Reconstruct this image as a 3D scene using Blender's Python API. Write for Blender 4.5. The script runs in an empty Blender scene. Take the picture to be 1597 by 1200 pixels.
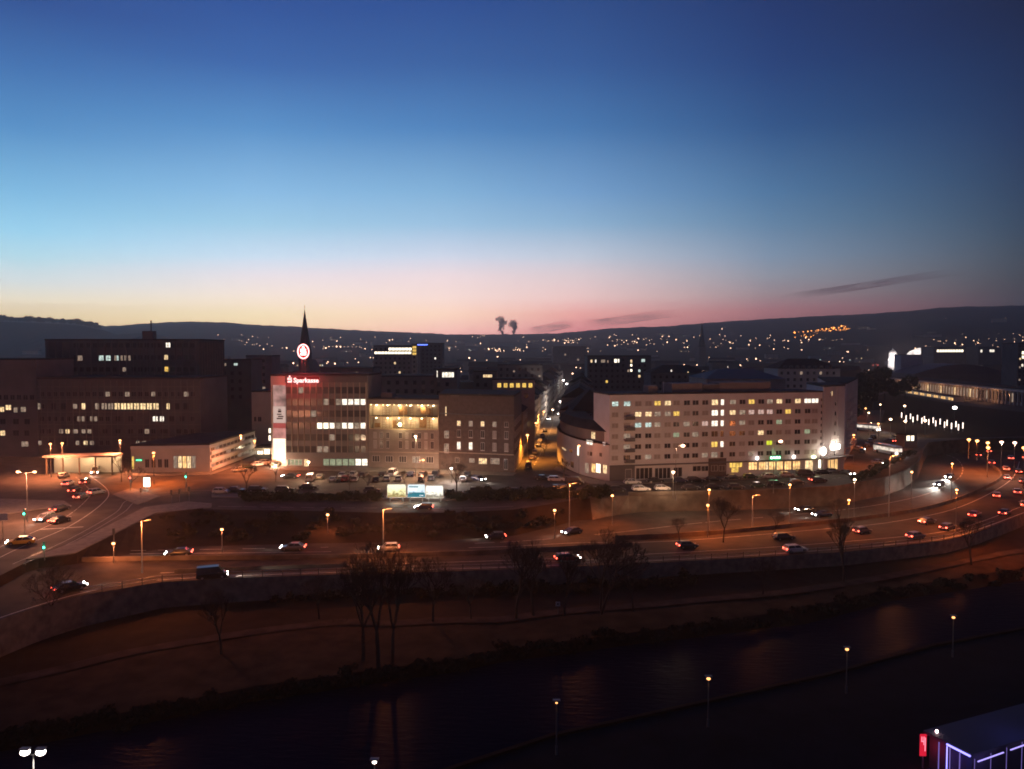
import bpy, bmesh, math, random
from mathutils import Vector, Matrix, noise as mnoise
from mathutils.geometry import delaunay_2d_cdt
random.seed(7)
S = bpy.context.scene
COL = S.collection
PI = math.pi
# ------------------------------------------------------------------ camera
CAMZ = 35.0
FPX, CX, CY = 1230.0, 798.5, 600.0          # focal length and centre in photo pixels
PITCH = math.atan(55.0 / FPX)
cd = bpy.data.cameras.new('camera'); cam = bpy.data.objects.new('camera', cd); COL.objects.link(cam)
cd.sensor_width = 36.0; cd.lens = FPX / 1597.0 * 36.0
cd.clip_start = 0.5; cd.clip_end = 40000.0
cam.location = (0, 0, CAMZ); cam.rotation_euler = (PI / 2 - PITCH, 0, 0)
S.camera = cam
# ------------------------------------------------------------------ render / colour
S.view_settings.view_transform = 'Standard'; S.view_settings.look = 'None'
S.view_settings.gamma = 1.0; S.view_settings.use_curve_mapping = False
S.view_settings.exposure = 0.0
S.render.engine = 'CYCLES'
cy = S.cycles
cy.use_light_tree = True; cy.use_denoising = True
cy.max_bounces = 3; cy.diffuse_bounces = 2; cy.glossy_bounces = 2; cy.transparent_max_bounces = 12
cy.volume_bounces = 0; cy.transmission_bounces = 2
cy.sample_clamp_indirect = 2.0; cy.sample_clamp_direct = 0.0
cy.caustics_reflective = False; cy.caustics_refractive = False
cy.filter_width = 1.8

def lin(c):
    return tuple(((x / 255.0) / 12.92 if x / 255.0 <= 0.04045 else ((x / 255.0 + 0.055) / 1.055) ** 2.4) for x in c)

# ------------------------------------------------------------------ sky: dusk gradient by compass direction and height
def ray(u, v):
    f = Vector((0, math.cos(PITCH), -math.sin(PITCH))); up = Vector((0, math.sin(PITCH), math.cos(PITCH)))
    d = f * FPX + Vector((1, 0, 0)) * (u - CX) + up * (CY - v)
    return d.normalized()
SKY = {
    50:   [(0, (48, 82, 150)), (100, (65, 115, 180)), (200, (88, 148, 205)), (300, (125, 188, 228)), (360, (150, 208, 236)), (400, (178, 218, 232)), (440, (214, 223, 222)), (470, (240, 226, 195)), (492, (244, 220, 170)), (515, (240, 205, 150))],
    400:  [(0, (48, 84, 156)), (100, (60, 105, 175)), (200, (92, 150, 208)), (300, (136, 190, 231)), (350, (160, 208, 235)), (400, (200, 222, 240)), (430, (235, 226, 230)), (460, (250, 232, 215)), (490, (251, 230, 182)), (512, (250, 218, 165))],
    690:  [(0, (45, 80, 150)), (100, (58, 100, 165)), (200, (80, 135, 195)), (300, (128, 180, 220)), (350, (155, 197, 228)), (400, (205, 215, 232)), (430, (240, 220, 222)), (465, (253, 224, 212)), (490, (255, 217, 188)), (505, (253, 206, 184)), (520, (250, 188, 175))],
    900:  [(0, (44, 76, 138)), (100, (52, 92, 155)), (200, (70, 122, 180)), (300, (112, 160, 206)), (350, (140, 180, 212)), (400, (190, 200, 215)), (430, (220, 202, 205)), (465, (238, 198, 192)), (490, (232, 160, 150)), (515, (214, 130, 130))],
    1200: [(0, (33, 54, 108)), (100, (35, 65, 122)), (200, (45, 86, 139)), (300, (73, 117, 159)), (350, (94, 131, 164)), (400, (120, 142, 165)), (430, (137, 142, 154)), (460, (148, 129, 133)), (485, (155, 101, 105)), (505, (141, 89, 92))],
    1590: [(0, (27, 36, 68)), (100, (26, 44, 83)), (200, (33, 54, 92)), (300, (41, 64, 92)), (350, (48, 70, 92)), (400, (57, 70, 83)), (430, (59, 66, 74)), (455, (60, 60, 66)), (485, (59, 54, 59))],
}
W = bpy.data.worlds.new("World"); S.world = W; W.use_nodes = True
nt = W.node_tree; nt.nodes.clear(); L = nt.links.new
def N(t, **k):
    n = nt.nodes.new(t)
    for a, b in k.items(): setattr(n, a, b)
    return n
tc = N('ShaderNodeTexCoord'); sp = N('ShaderNodeSeparateXYZ'); L(tc.outputs['Generated'], sp.inputs[0])
az = N('ShaderNodeMath', operation='ARCTAN2'); L(sp.outputs[0], az.inputs[0]); L(sp.outputs[1], az.inputs[1])
el = N('ShaderNodeMath', operation='ARCSINE'); L(sp.outputs[2], el.inputs[0])
ELMAX = math.radians(32)
eln = N('ShaderNodeMath', operation='DIVIDE'); L(el.outputs[0], eln.inputs[0]); eln.inputs[1].default_value = ELMAX
def ramp(stops):
    r = N('ShaderNodeValToRGB'); e = r.color_ramp.elements
    stops = sorted(stops)
    e[0].position = stops[0][0]; e[0].color = (*stops[0][1], 1)
    e[1].position = stops[-1][0]; e[1].color = (*stops[-1][1], 1)
    for p, c in stops[1:-1]:
        x = e.new(p); x.color = (*c, 1)
    L(eln.outputs[0], r.inputs[0]); return r
cols = []
for u, st in SKY.items():
    s2 = []
    for v, c in st:
        g = 0.90 if v <= 200 else 0.95 if v <= 350 else 1.0
        d = ray(u, v); s2.append((max(0.0, math.asin(d.z) / ELMAX), tuple(x * g * k for x, k in zip(lin(c), (0.93 if v <= 200 else 1.0, 1.0, 1.0)))))
    top = max(s2)[1]
    if max(s2)[0] < 0.97: s2.append((1.0, tuple(a * 0.85 for a in top)))
    d = ray(u, 480); cols.append((math.atan2(d.x, d.y), ramp(s2)))
back = ramp([(0, lin((66, 56, 64))), (0.25, lin((50, 52, 74))), (1.0, lin((26, 34, 68)))])
backL = ramp([(0, lin((120, 104, 96))), (0.25, lin((84, 110, 150))), (1.0, lin((34, 56, 112)))])
seq = [(math.radians(-100), back), (math.radians(-65), backL)] + cols + [(math.radians(80), back)]
cur = seq[0][1].outputs[0]
for (a0, r0), (a1, r1) in zip(seq[:-1], seq[1:]):
    m = N('ShaderNodeMapRange', interpolation_type='SMOOTHSTEP' if a0 < -1 or a1 > 1 else 'LINEAR')
    L(az.outputs[0], m.inputs[0]); m.inputs[1].default_value = a0; m.inputs[2].default_value = a1
    mx = N('ShaderNodeMixRGB'); L(m.outputs[0], mx.inputs[0]); L(cur, mx.inputs[1]); L(r1.outputs[0], mx.inputs[2]); cur = mx.outputs[0]
# the air between here and the sky dims it a little: the sky itself is that much brighter
HZD, HZT = 0.00018, 340.0
sn = N('ShaderNodeMath', operation='MAXIMUM'); L(sp.outputs[2], sn.inputs[0]); sn.inputs[1].default_value = 0.001
pa = N('ShaderNodeMath', operation='DIVIDE'); pa.inputs[0].default_value = HZT - CAMZ; L(sn.outputs[0], pa.inputs[1])
pb = N('ShaderNodeMath', operation='MINIMUM'); L(pa.outputs[0], pb.inputs[0]); pb.inputs[1].default_value = 5800.0
pc_ = N('ShaderNodeMath', operation='MULTIPLY'); L(pb.outputs[0], pc_.inputs[0]); pc_.inputs[1].default_value = HZD * 0.80
pe = N('ShaderNodeMath', operation='EXPONENT'); L(pc_.outputs[0], pe.inputs[0])
bg = N('ShaderNodeBackground'); L(cur, bg.inputs[0]); L(pe.outputs[0], bg.inputs[1])
# the physical sky with the sun already under the horizon, added underneath the twilight colours
SUN_AZ = math.radians(-14); SUN_EL = math.radians(-4)
ns = N('ShaderNodeTexSky'); ns.sky_type = 'NISHITA'; ns.sun_disc = False; ns.sun_elevation = SUN_EL; ns.sun_rotation = SUN_AZ
bg2 = N('ShaderNodeBackground'); L(ns.outputs[0], bg2.inputs[0]); bg2.inputs[1].default_value = 0.05
ad = N('ShaderNodeAddShader'); L(bg.outputs[0], ad.inputs[0]); L(bg2.outputs[0], ad.inputs[1])
ow = N('ShaderNodeOutputWorld'); L(ad.outputs[0], ow.inputs[0])
W.cycles.sampling_method = 'MANUAL'; W.cycles.sample_map_resolution = 1024

# ------------------------------------------------------------------ helpers
def zroad(x):
    k = [(-85, -0.6), (-55, -2.5), (30, -4.0)]
    if x <= k[0][0]: return k[0][1]
    for (a, b), (c, d) in zip(k[:-1], k[1:]):
        if x <= c: return b + (d - b) * (x - a) / (c - a)
    return k[-1][1]
def P(u, v, z=0.0):
    d = ray(u, v); t = (z - CAMZ) / d.z
    return Vector((d.x * t, d.y * t, z))
def PR(u, v, dz=0.0):                       # on the motorway surface
    z = -3.0
    for _ in range(8):
        p = P(u, v, z + dz); z = zroad(p.x)
    return P(u, v, z + dz)
def at_depth(u, v, D):
    d = ray(u, v); t = D / d.y
    return Vector((d.x * t, D, CAMZ + d.z * t))

MATS = {}
def mat(name, col, rough=0.8, metal=0.0, noise=0.0, scale=3.0, bump=0.0, spec=None, col2=None, detail=4):
    if name in MATS: return MATS[name]
    m = bpy.data.materials.new(name); m.use_nodes = True; t = m.node_tree; b = t.nodes['Principled BSDF']
    b.inputs['Base Color'].default_value = (*col, 1); b.inputs['Roughness'].default_value = rough
    b.inputs['Metallic'].default_value = metal
    if spec is not None: b.inputs['Specular IOR Level'].default_value = spec
    if noise or col2 or bump:
        n = t.nodes.new('ShaderNodeTexNoise'); n.inputs['Scale'].default_value = scale; n.inputs['Detail'].default_value = detail
        c = t.nodes.new('ShaderNodeTexCoord'); t.links.new(c.outputs['Object'], n.inputs['Vector'])
        r = t.nodes.new('ShaderNodeValToRGB'); r.color_ramp.elements[0].position = 0.3; r.color_ramp.elements[1].position = 0.7
        c2 = col2 if col2 else tuple(min(1, x * (1 + noise)) for x in col)
        c1 = col if col2 else tuple(x * (1 - noise) for x in col)
        r.color_ramp.elements[0].color = (*c1, 1); r.color_ramp.elements[1].color = (*c2, 1)
        t.links.new(n.outputs[0], r.inputs[0]); t.links.new(r.outputs[0], b.inputs['Base Color'])
        if bump:
            bp = t.nodes.new('ShaderNodeBump'); bp.inputs['Strength'].default_value = bump; bp.inputs['Distance'].default_value = 0.1
            t.links.new(n.outputs[0], bp.inputs['Height']); t.links.new(bp.outputs[0], b.inputs['Normal'])
    MATS[name] = m; return m
def emit(name, col, st, tex=0.0, scale=2.0, sample=False):
    if name in MATS: return MATS[name]
    m = bpy.data.materials.new(name); m.use_nodes = True; t = m.node_tree; t.nodes.clear()
    e = t.nodes.new('ShaderNodeEmission'); e.inputs[0].default_value = (*col, 1); e.inputs[1].default_value = st
    o = t.nodes.new('ShaderNodeOutputMaterial'); t.links.new(e.outputs[0], o.inputs[0])
    if tex:                                  # rooms behind the glass: curtains, furniture, ceiling lamps
        c = t.nodes.new('ShaderNodeTexCoord'); oi = t.nodes.new('ShaderNodeObjectInfo')
        va = t.nodes.new('ShaderNodeVectorMath'); va.operation = 'ADD'
        t.links.new(c.outputs['Object'], va.inputs[0])
        sc = t.nodes.new('ShaderNodeMath'); sc.operation = 'MULTIPLY'; sc.inputs[1].default_value = 57
        t.links.new(oi.outputs['Random'], sc.inputs[0]); t.links.new(sc.outputs[0], va.inputs[1])
        n = t.nodes.new('ShaderNodeTexNoise'); n.inputs['Scale'].default_value = scale; n.inputs['Detail'].default_value = 2
        t.links.new(va.outputs[0], n.inputs['Vector'])
        mr = t.nodes.new('ShaderNodeMapRange'); mr.inputs[1].default_value = 0.3; mr.inputs[2].default_value = 0.7
        mr.inputs[3].default_value = st * (1 - tex); mr.inputs[4].default_value = st * (1 + tex)
        t.links.new(n.outputs[0], mr.inputs[0]); t.links.new(mr.outputs[0], e.inputs[1])
    m.cycles.emission_sampling = 'AUTO' if sample else 'NONE'
    MATS[name] = m; return m

class MB:
    """collects shapes for ONE mesh object"""
    def __init__(s): s.v = []; s.f = []; s.m = []
    def add(s, vs, fs, mi=0):
        o = len(s.v); s.v += [tuple(x) for x in vs]; s.f += [tuple(i + o for i in f) for f in fs]; s.m += [mi] * len(fs)
    def box(s, x0, x1, y0, y1, z0, z1, mi=0):
        s.add([(x0, y0, z0), (x1, y0, z0), (x1, y1, z0), (x0, y1, z0), (x0, y0, z1), (x1, y0, z1), (x1, y1, z1), (x0, y1, z1)],
              [(0, 3, 2, 1), (4, 5, 6, 7), (0, 1, 5, 4), (1, 2, 6, 5), (2, 3, 7, 6), (3, 0, 4, 7)], mi)
    def bar(s, a, b, r0, r1=None, n=6, mi=0):
        a = Vector(a); b = Vector(b); r1 = r0 if r1 is None else r1
        d = (b - a).normalized(); x = d.orthogonal().normalized(); y = d.cross(x)
        vs = [a + (x * math.cos(2 * PI * i / n) + y * math.sin(2 * PI * i / n)) * r0 for i in range(n)]
        vs += [b + (x * math.cos(2 * PI * i / n) + y * math.sin(2 * PI * i / n)) * r1 for i in range(n)]
        s.add(vs, [(i, (i + 1) % n, n + (i + 1) % n, n + i) for i in range(n)] + [tuple(range(n - 1, -1, -1)), tuple(range(n, 2 * n))], mi)
    def ball(s, c, r, n=8, k=5, sx=1, sy=1, sz=1, mi=0):
        vs = [(c[0], c[1], c[2] - r * sz)]
        for j in range(1, k):
            t = -PI / 2 + PI * j / k
            for i in range(n):
                vs.append((c[0] + r * sx * math.cos(t) * math.cos(2 * PI * i / n), c[1] + r * sy * math.cos(t) * math.sin(2 * PI * i / n), c[2] + r * sz * math.sin(t)))
        vs.append((c[0], c[1], c[2] + r * sz)); fs = []
        for i in range(n): fs.append((0, 1 + (i + 1) % n, 1 + i))
        for j in range(k - 2):
            for i in range(n):
                a = 1 + j * n + i; b = 1 + j * n + (i + 1) % n; fs.append((a, b, b + n, a + n))
        o = 1 + (k - 2) * n
        for i in range(n): fs.append((o + i, o + (i + 1) % n, len(vs) - 1))
        s.add(vs, fs, mi)
    def prism(s, pts, z0, z1, mi=0):         # footprint (ccw) pushed up
        n = len(pts)
        s.add([(p[0], p[1], z0) for p in pts] + [(p[0], p[1], z1) for p in pts],
              [(i, (i + 1) % n, n + (i + 1) % n, n + i) for i in range(n)] + [tuple(range(n - 1, -1, -1)), tuple(range(n, 2 * n))], mi)
    def mesh(s, name, mats, smooth=False):
        me = bpy.data.meshes.new(name); me.from_pydata(s.v, [], s.f)
        for m in (mats if isinstance(mats, (list, tuple)) else [mats]): me.materials.append(m)
        me.polygons.foreach_set('material_index', s.m)
        if smooth: me.polygons.foreach_set('use_smooth', [True] * len(s.f))
        me.update(); return me
    def build(s, name, mats, parent=None, loc=(0, 0, 0), rot=0.0, smooth=False):
        return place(name, s.mesh(name, mats, smooth), parent, loc, rot)
def place(name, me, parent=None, loc=(0, 0, 0), rot=0.0, scale=None):
    o = bpy.data.objects.new(name, me); COL.objects.link(o)
    o.location = loc; o.rotation_euler = (0, 0, rot)
    if scale: o.scale = scale
    if parent: o.parent = parent
    return o
def tag(o, label=None, cat=None, group=None, kind=None):
    if label: o['label'] = label
    if cat: o['category'] = cat
    if group: o['group'] = group
    if kind: o['kind'] = kind
    return o
def thing(name, label, cat, loc=(0, 0, 0), rot=0.0, group=None):
    o = bpy.data.objects.new(name, None); COL.objects.link(o); o.empty_display_size = 0.5
    o.location = loc; o.rotation_euler = (0, 0, rot); return tag(o, label, cat, group)
def copy_tree(o, parent=None):
    c = o.copy(); COL.objects.link(c)
    if parent: c.parent = parent
    for ch in list(o.children): copy_tree(ch, c)
    return c
_ONES = ['', 'first', 'second', 'third', 'fourth', 'fifth', 'sixth', 'seventh', 'eighth', 'ninth', 'tenth', 'eleventh', 'twelfth', 'thirteenth', 'fourteenth', 'fifteenth', 'sixteenth', 'seventeenth', 'eighteenth', 'nineteenth']
_TENS = {2: ('twentieth', 'twenty'), 3: ('thirtieth', 'thirty'), 4: ('fortieth', 'forty'), 5: ('fiftieth', 'fifty'), 6: ('sixtieth', 'sixty'), 7: ('seventieth', 'seventy'), 8: ('eightieth', 'eighty'), 9: ('ninetieth', 'ninety')}
def nth(i):
    if i >= 100: return 'hundred' + ('th' if i == 100 else ' and ' + nth(i - 100))
    if i < 20: return _ONES[i]
    a, b = _TENS[i // 10]; return a if i % 10 == 0 else b + '-' + _ONES[i % 10]
def curve_at(pts, u):                        # pixel curve v(u), piecewise linear with extrapolation
    if u <= pts[0][0]: (a, b), (c, d) = pts[0], pts[1]
    elif u >= pts[-1][0]: (a, b), (c, d) = pts[-2], pts[-1]
    else:
        for (a, b), (c, d) in zip(pts[:-1], pts[1:]):
            if u <= c: break
    return b + (d - b) * (u - a) / (c - a)
def smooth_curve(pts, n=4):                   # Catmull-Rom through world points
    out = []
    for i in range(len(pts) - 1):
        p0 = pts[max(i - 1, 0)]; p1 = pts[i]; p2 = pts[i + 1]; p3 = pts[min(i + 2, len(pts) - 1)]
        for k in range(n):
            t = k / n
            out.append(0.5 * ((2 * p1) + (p2 - p0) * t + (2 * p0 - 5 * p1 + 4 * p2 - p3) * t * t + (3 * p1 - p0 - 3 * p2 + p3) * t ** 3))
    out.append(pts[-1]); return out
def inside(p, poly):
    c = False; j = len(poly) - 1
    for i in range(len(poly)):
        if (poly[i][1] > p[1]) != (poly[j][1] > p[1]) and p[0] < (poly[j][0] - poly[i][0]) * (p[1] - poly[i][1]) / (poly[j][1] - poly[i][1]) + poly[i][0]: c = not c
        j = i
    return c
def sheet(name, poly, zf, m, grid=None, kind='structure'):
    pts = [Vector((p[0], p[1])) for p in poly]; n = len(pts)
    if grid:
        xs = [p.x for p in pts]; ys = [p.y for p in pts]; x = min(xs) + grid / 2
        while x < max(xs):
            y = min(ys) + grid / 2
            while y < max(ys):
                if inside((x, y), pts): pts.append(Vector((x, y)))
                y += grid
            x += grid
    vs, es, fs, _, _, _ = delaunay_2d_cdt(pts, [], [list(range(n))], 1, 0.0001)
    me = bpy.data.meshes.new(name); me.from_pydata([(v.x, v.y, zf(v.x, v.y)) for v in vs], [], [tuple(f) for f in fs]); me.materials.append(m)
    me.update()
    for p in me.polygons:
        if p.normal.z < 0: p.flip()
    o = place(name, me); tag(o, kind=kind); return o
def loft(name, A, B, m, kind='structure', parent=None):
    mb = MB(); n = len(A)
    mb.add(list(A) + list(B), [(i, i + 1, n + i + 1, n + i) for i in range(n - 1)])
    o = mb.build(name, m, parent); 
    if kind: tag(o, kind=kind)
    return o
def ribbon(name, pts, w, m, zup=0.004, kind='structure', dash=None, wz=None):
    mb = MB(); acc = 0.0
    for a, b in zip(pts[:-1], pts[1:]):
        d = (b - a); d.z = 0; l = d.length; d.normalize(); nn = Vector((-d.y, d.x, 0)) * w / 2
        segs = [(0, 1)]
        if dash:
            segs = []; s = 0
            while s < l:
                e = min(s + dash[0], l); segs.append((s / l, e / l)); s += dash[0] + dash[1]
        for s0, s1 in segs:
            p, q = a.lerp(b, s0), a.lerp(b, s1); z = Vector((0, 0, zup))
            mb.add([p - nn + z, q - nn + z, q + nn + z, p + nn + z], [(0, 1, 2, 3)])
    o = mb.build(name, m); tag(o, kind=kind); return o
# ------------------------------------------------------------------ materials of the ground
M_asph = mat('asphalt', (0.037, 0.030, 0.025), 0.85, spec=0.12, noise=0.35, scale=0.35, bump=0.05, detail=8)
M_asph2 = mat('street_asphalt', (0.066, 0.054, 0.046), 0.85, spec=0.12, noise=0.35, scale=0.25, detail=8)
M_pave = mat('pavement_slabs', (0.17, 0.15, 0.13), 0.9, spec=0.2, noise=0.25, scale=0.8)
M_grass = mat('winter_grass', (0.030, 0.018, 0.009), 0.95, spec=0.05, col2=(0.072, 0.044, 0.023), scale=0.35, detail=10, bump=0.3)
M_bank = mat('dark_bank_soil', (0.016, 0.010, 0.006), 0.95, spec=0.05, col2=(0.036, 0.022, 0.012), scale=0.3, detail=8, bump=0.3)
M_path = mat('towpath_gravel', (0.030, 0.018, 0.011), 0.9, spec=0.08, noise=0.3, scale=0.4)
M_conc = mat('concrete', (0.10, 0.08, 0.064), 0.9, spec=0.1, noise=0.45, scale=0.35, detail=8)
M_stone = mat('bank_wall_stone', (0.17, 0.14, 0.115), 0.9, noise=0.4, scale=0.7, detail=8, bump=0.2)
M_white = mat('road_paint', (0.36, 0.34, 0.31), 0.7, noise=0.2, scale=1.5)
M_prom = mat('promenade_asphalt', (0.012, 0.0115, 0.013), 0.95, noise=0.3, scale=0.3, spec=0.1)
M_far = mat('distant_ground', (0.03, 0.028, 0.026), 0.95, col2=(0.05, 0.042, 0.036), scale=0.004, detail=10)
M_wood = mat('wooded_hill', (0.016, 0.018, 0.014), 1.0, col2=(0.035, 0.032, 0.026), scale=0.006, detail=12, spec=0.0)
M_steel = mat('galvanised_steel', (0.3, 0.29, 0.28), 0.5, 0.6)
M_pole = mat('grey_pole_paint', (0.16, 0.16, 0.155), 0.5, 0.3)
m = bpy.data.materials.new('river_water'); m.use_nodes = True; MATS['river_water'] = m
b = m.node_tree.nodes['Principled BSDF']; b.inputs['Base Color'].default_value = (0.005, 0.007, 0.022, 1); b.inputs['Roughness'].default_value = 0.3
b.inputs['IOR'].default_value = 1.33; b.inputs['Specular IOR Level'].default_value = 0.004
t = m.node_tree; c = t.nodes.new('ShaderNodeTexCoord'); mp = t.nodes.new('ShaderNodeMapping'); mp.inputs['Scale'].default_value = (0.5, 1.6, 1); mp.inputs['Rotation'].default_value = (0, 0, 0.37)
n = t.nodes.new('ShaderNodeTexNoise'); n.inputs['Scale'].default_value = 0.9; n.inputs['Detail'].default_value = 5
bp = t.nodes.new('ShaderNodeBump'); bp.inputs['Strength'].default_value = 0.5; bp.inputs['Distance'].default_value = 0.25
t.links.new(c.outputs['Object'], mp.inputs[0]); t.links.new(mp.outputs[0], n.inputs[0]); t.links.new(n.outputs[0], bp.inputs['Height']); t.links.new(bp.outputs[0], b.inputs['Normal'])
M_water = m
# ------------------------------------------------------------------ ground levels, near to far
C_W = [(-400, 1290), (0, 1180), (150, 1150), (275, 1125), (400, 1100), (603, 1070), (713, 1053), (791, 1038), (1000, 1010), (1250, 982), (1400, 942), (1597, 912), (1900, 880)]
C_G1 = [(-400, 1235), (0, 1145), (200, 1110), (400, 1070), (600, 1043), (713, 1028), (791, 1012), (1000, 985), (1250, 950), (1400, 916), (1597, 886), (1900, 850)]
C_G2 = [(-400, 1190), (0, 1062), (200, 1012), (400, 985), (540, 968), (620, 969), (690, 961), (800, 962), (850, 953), (1000, 945), (1200, 922), (1400, 893), (1597, 858), (1900, 815)]
C_M1 = [(-300, 1090), (0, 967), (60, 946), (130, 928), (250, 908), (380, 901), (500, 897), (640, 893), (800, 888), (1000, 879), (1200, 868), (1314, 861), (1400, 852), (1480, 842), (1530, 828), (1597, 803), (1680, 772), (1900, 700)]
US = [-400 + 25 * i for i in range(93)]
q_world = [Vector(p) for p in [(-260, -40, -5), (-120, 15, -5), (-60, 42, -5), (-34, 58, -5), (-11.5, 70, -5), (4, 80, -5), (21, 87.5, -5), (39, 95.5, -5), (57, 105, -5), (85, 116, -5), (180, 150, -5), (300, 190, -5)]]
sheet('promenade', [(p.x, p.y) for p in q_world] + [(300, -150), (-260, -150)], lambda x, y: -5.0, M_prom)
loft('quay_wall', q_world, [Vector((p.x, p.y, -11)) for p in q_world], M_stone)
curb = MB()
for a, b2 in zip(q_world[:-1], q_world[1:]):
    d = (b2 - a).normalized(); nn = Vector((-d.y, d.x, 0)) * 0.5
    curb.add([a - nn, b2 - nn, b2 + nn * .05, a + nn * .05, a - nn + Vector((0, 0, .25)), b2 - nn + Vector((0, 0, .25)), b2 + nn * .05 + Vector((0, 0, .25)), a + nn * .05 + Vector((0, 0, .25))],
             [(4, 5, 6, 7), (0, 1, 5, 4), (2, 3, 7, 6)])
tag(curb.build('kerb', M_path), kind='structure')
wb = MB(); wb.add([(-500, -100, -9), (500, -100, -9), (500, 400, -9), (-500, 400, -9)], [(0, 1, 2, 3)]); tag(wb.build('river', M_water), kind='structure')
Wl = [P(u, curve_at(C_W, u), -9.3) for u in US]
G1 = [P(u, curve_at(C_G1, u), -7.9 + 0.15 * math.sin(u * .03)) for u in US]
G2 = [P(u, curve_at(C_G2, u), -7.4) for u in US]
M1 = [PR(u, curve_at(C_M1, u)) for u in US]
M1 = smooth_curve(M1[::2], 2)[:len(US)] if False else M1
FOOT = [Vector((p.x, p.y, min(-6.7, -6.7))) for p in M1]
loft('river_bank', Wl, G1, M_bank)
loft('meadow', G1, G2, M_grass)
loft('towpath', G2, FOOT, M_path)
loft('retaining_wall', FOOT, M1, M_stone)
# city edge (z = 0) and far edge of the motorway
C_E = [(-300, 1000), (0, 898), (50, 872), (113, 866), (240, 803), (294, 794), (480, 797), (600, 800), (700, 800), (800, 795), (850, 788), (900, 779), (950, 774), (1200, 769), (1300, 764), (1380, 750)]
C_M2 = [(-300, 1022), (0, 916), (50, 888), (113, 881), (240, 858), (294, 853), (480, 848), (600, 846), (700, 843), (800, 836), (850, 825), (900, 812)]
E_tail = [(1410, 740), (1432, 725), (1440, 705), (1447, 694), (1500, 689), (1597, 686), (1750, 680)]
ue = [-300 + 20 * i for i in range(61)]
E_left = [P(u, curve_at(C_E, u), 0) for u in ue if u <= 900]
M2_left = [PR(u, curve_at(C_M2, u)) for u in ue if u <= 900]
E_right = [P(u, curve_at(C_E, u), 0) for u in range(920, 1390, 20)] + [P(u, v, 0) for u, v in E_tail]
E_all = E_left + E_right
WF = [Vector((p.x + (0 if i > 3 else 0), p.y - max(0, (4 - i)) * 1.6, zroad(p.x))) for i, p in enumerate(E_right)]
M2 = M2_left + WF
loft('embankment', M2_left + [WF[0]], E_left + [E_right[0]], M_bank)
wl = loft('retaining_wall', WF, E_right, M_conc)
cap = MB()
for a, b2 in zip(E_right[3:-1], E_right[4:]):
    d = (b2 - a).normalized(); nn = Vector((-d.y, d.x, 0))
    q = [a - nn * .12, b2 - nn * .12, b2 + nn * .25, a + nn * .25]
    cap.add(q + [p + Vector((0, 0, .9)) for p in q], [(0, 1, 5, 4), (2, 3, 7, 6), (4, 5, 6, 7), (1, 2, 6, 5), (3, 0, 4, 7)])
tag(cap.build('parapet', M_conc), 'pale concrete parapet wall along the top of the curving ramp wall', 'wall')
m1poly = [(p.x, p.y) for p in M1]; m2poly = [(p.x, p.y) for p in M2]
xr = max(m1poly[-1][0], m2poly[-1][0])
sheet('motorway', m1poly + m2poly[::-1], lambda x, y: zroad(x), M_asph, 6.0)
sheet('street', [(p.x, p.y) for p in E_all] + [(1500, 320), (1500, 1300), (-1500, 1300), (-1500, 120), (-400, 60)], lambda x, y: 0.0, M_asph2)
# ------------------------------------------------------------------ far terrain with the wooded hills
PROF = [(-600, 500), (-200, 500), (0, 497), (60, 499), (100, 501), (125, 503), (150, 508), (165, 511), (200, 509), (240, 506), (290, 504), (350, 505), (400, 509), (450, 511), (500, 514), (560, 517), (640, 520), (700, 523), (760, 523), (860, 522), (900, 519), (950, 514), (1000, 512), (1040, 511), (1100, 506), (1200, 500), (1250, 497), (1350, 493), (1420, 488), (1470, 483), (1597, 480), (1900, 476), (2400, 480)]
naz, nr = 420, 60
vs = []; fs = []
DH = 5000.0
for j in range(nr):
    for i in range(naz):
        u = -700 + 3000 * i / (naz - 1)
        d = ray(u, 545); a = math.atan2(d.x, d.y)
        D = 1150 * (5500 / 1150) ** (j / (nr - 1))
        x, y = math.tan(a) * D, D
        pv = curve_at(PROF, u)
        zt = CAMZ + (545 - pv) / FPX * DH * 1.0
        s = min(1, max(0, (D - 1300) / (DH - 1300))); s = s * s * (3 - 2 * s)
        nz = mnoise.fractal(Vector((x * .0011, y * .0011, 3.1)), 1.0, 2.0, 4)
        z = zt * s + nz * 22 * min(1, max(0, (D - 1400) / 1500)) * (1 - s) 
        z += (mnoise.fractal(Vector((x * .02, y * .006, 0)), 1.0, 2.0, 3)) * 5.5 * s
        if D > DH: z = z - (D - DH) * 0.02
        if j == 0: z = -0.5
        vs.append((x, y, z))
for j in range(nr - 1):
    for i in range(naz - 1):
        k = j * naz + i; fs.append((k, k + 1, k + naz + 1, k + naz))
me = bpy.data.meshes.new('hills'); me.from_pydata(vs, [], fs); me.materials.append(M_wood); me.polygons.foreach_set('use_smooth', [True] * len(fs))
tag(place('hills', me), kind='structure')
def terrain_z(u, D):
    pv = curve_at(PROF, u); zt = CAMZ + (545 - pv) / FPX * DH
    s = min(1, max(0, (D - 1300) / (DH - 1300))); s = s * s * (3 - 2 * s); return zt * s
tp = smooth_curve([P(u, curve_at(C_G2, u) + 3 + 3 * math.sin(u * .011), -7.36) for u in range(-300, 1900, 60)], 3)
ribbon('footpath', tp, 2.6, mat('worn_footpath', (.060, .042, .030), .95, noise=.4, scale=.4, spec=.05), .05)
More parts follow.
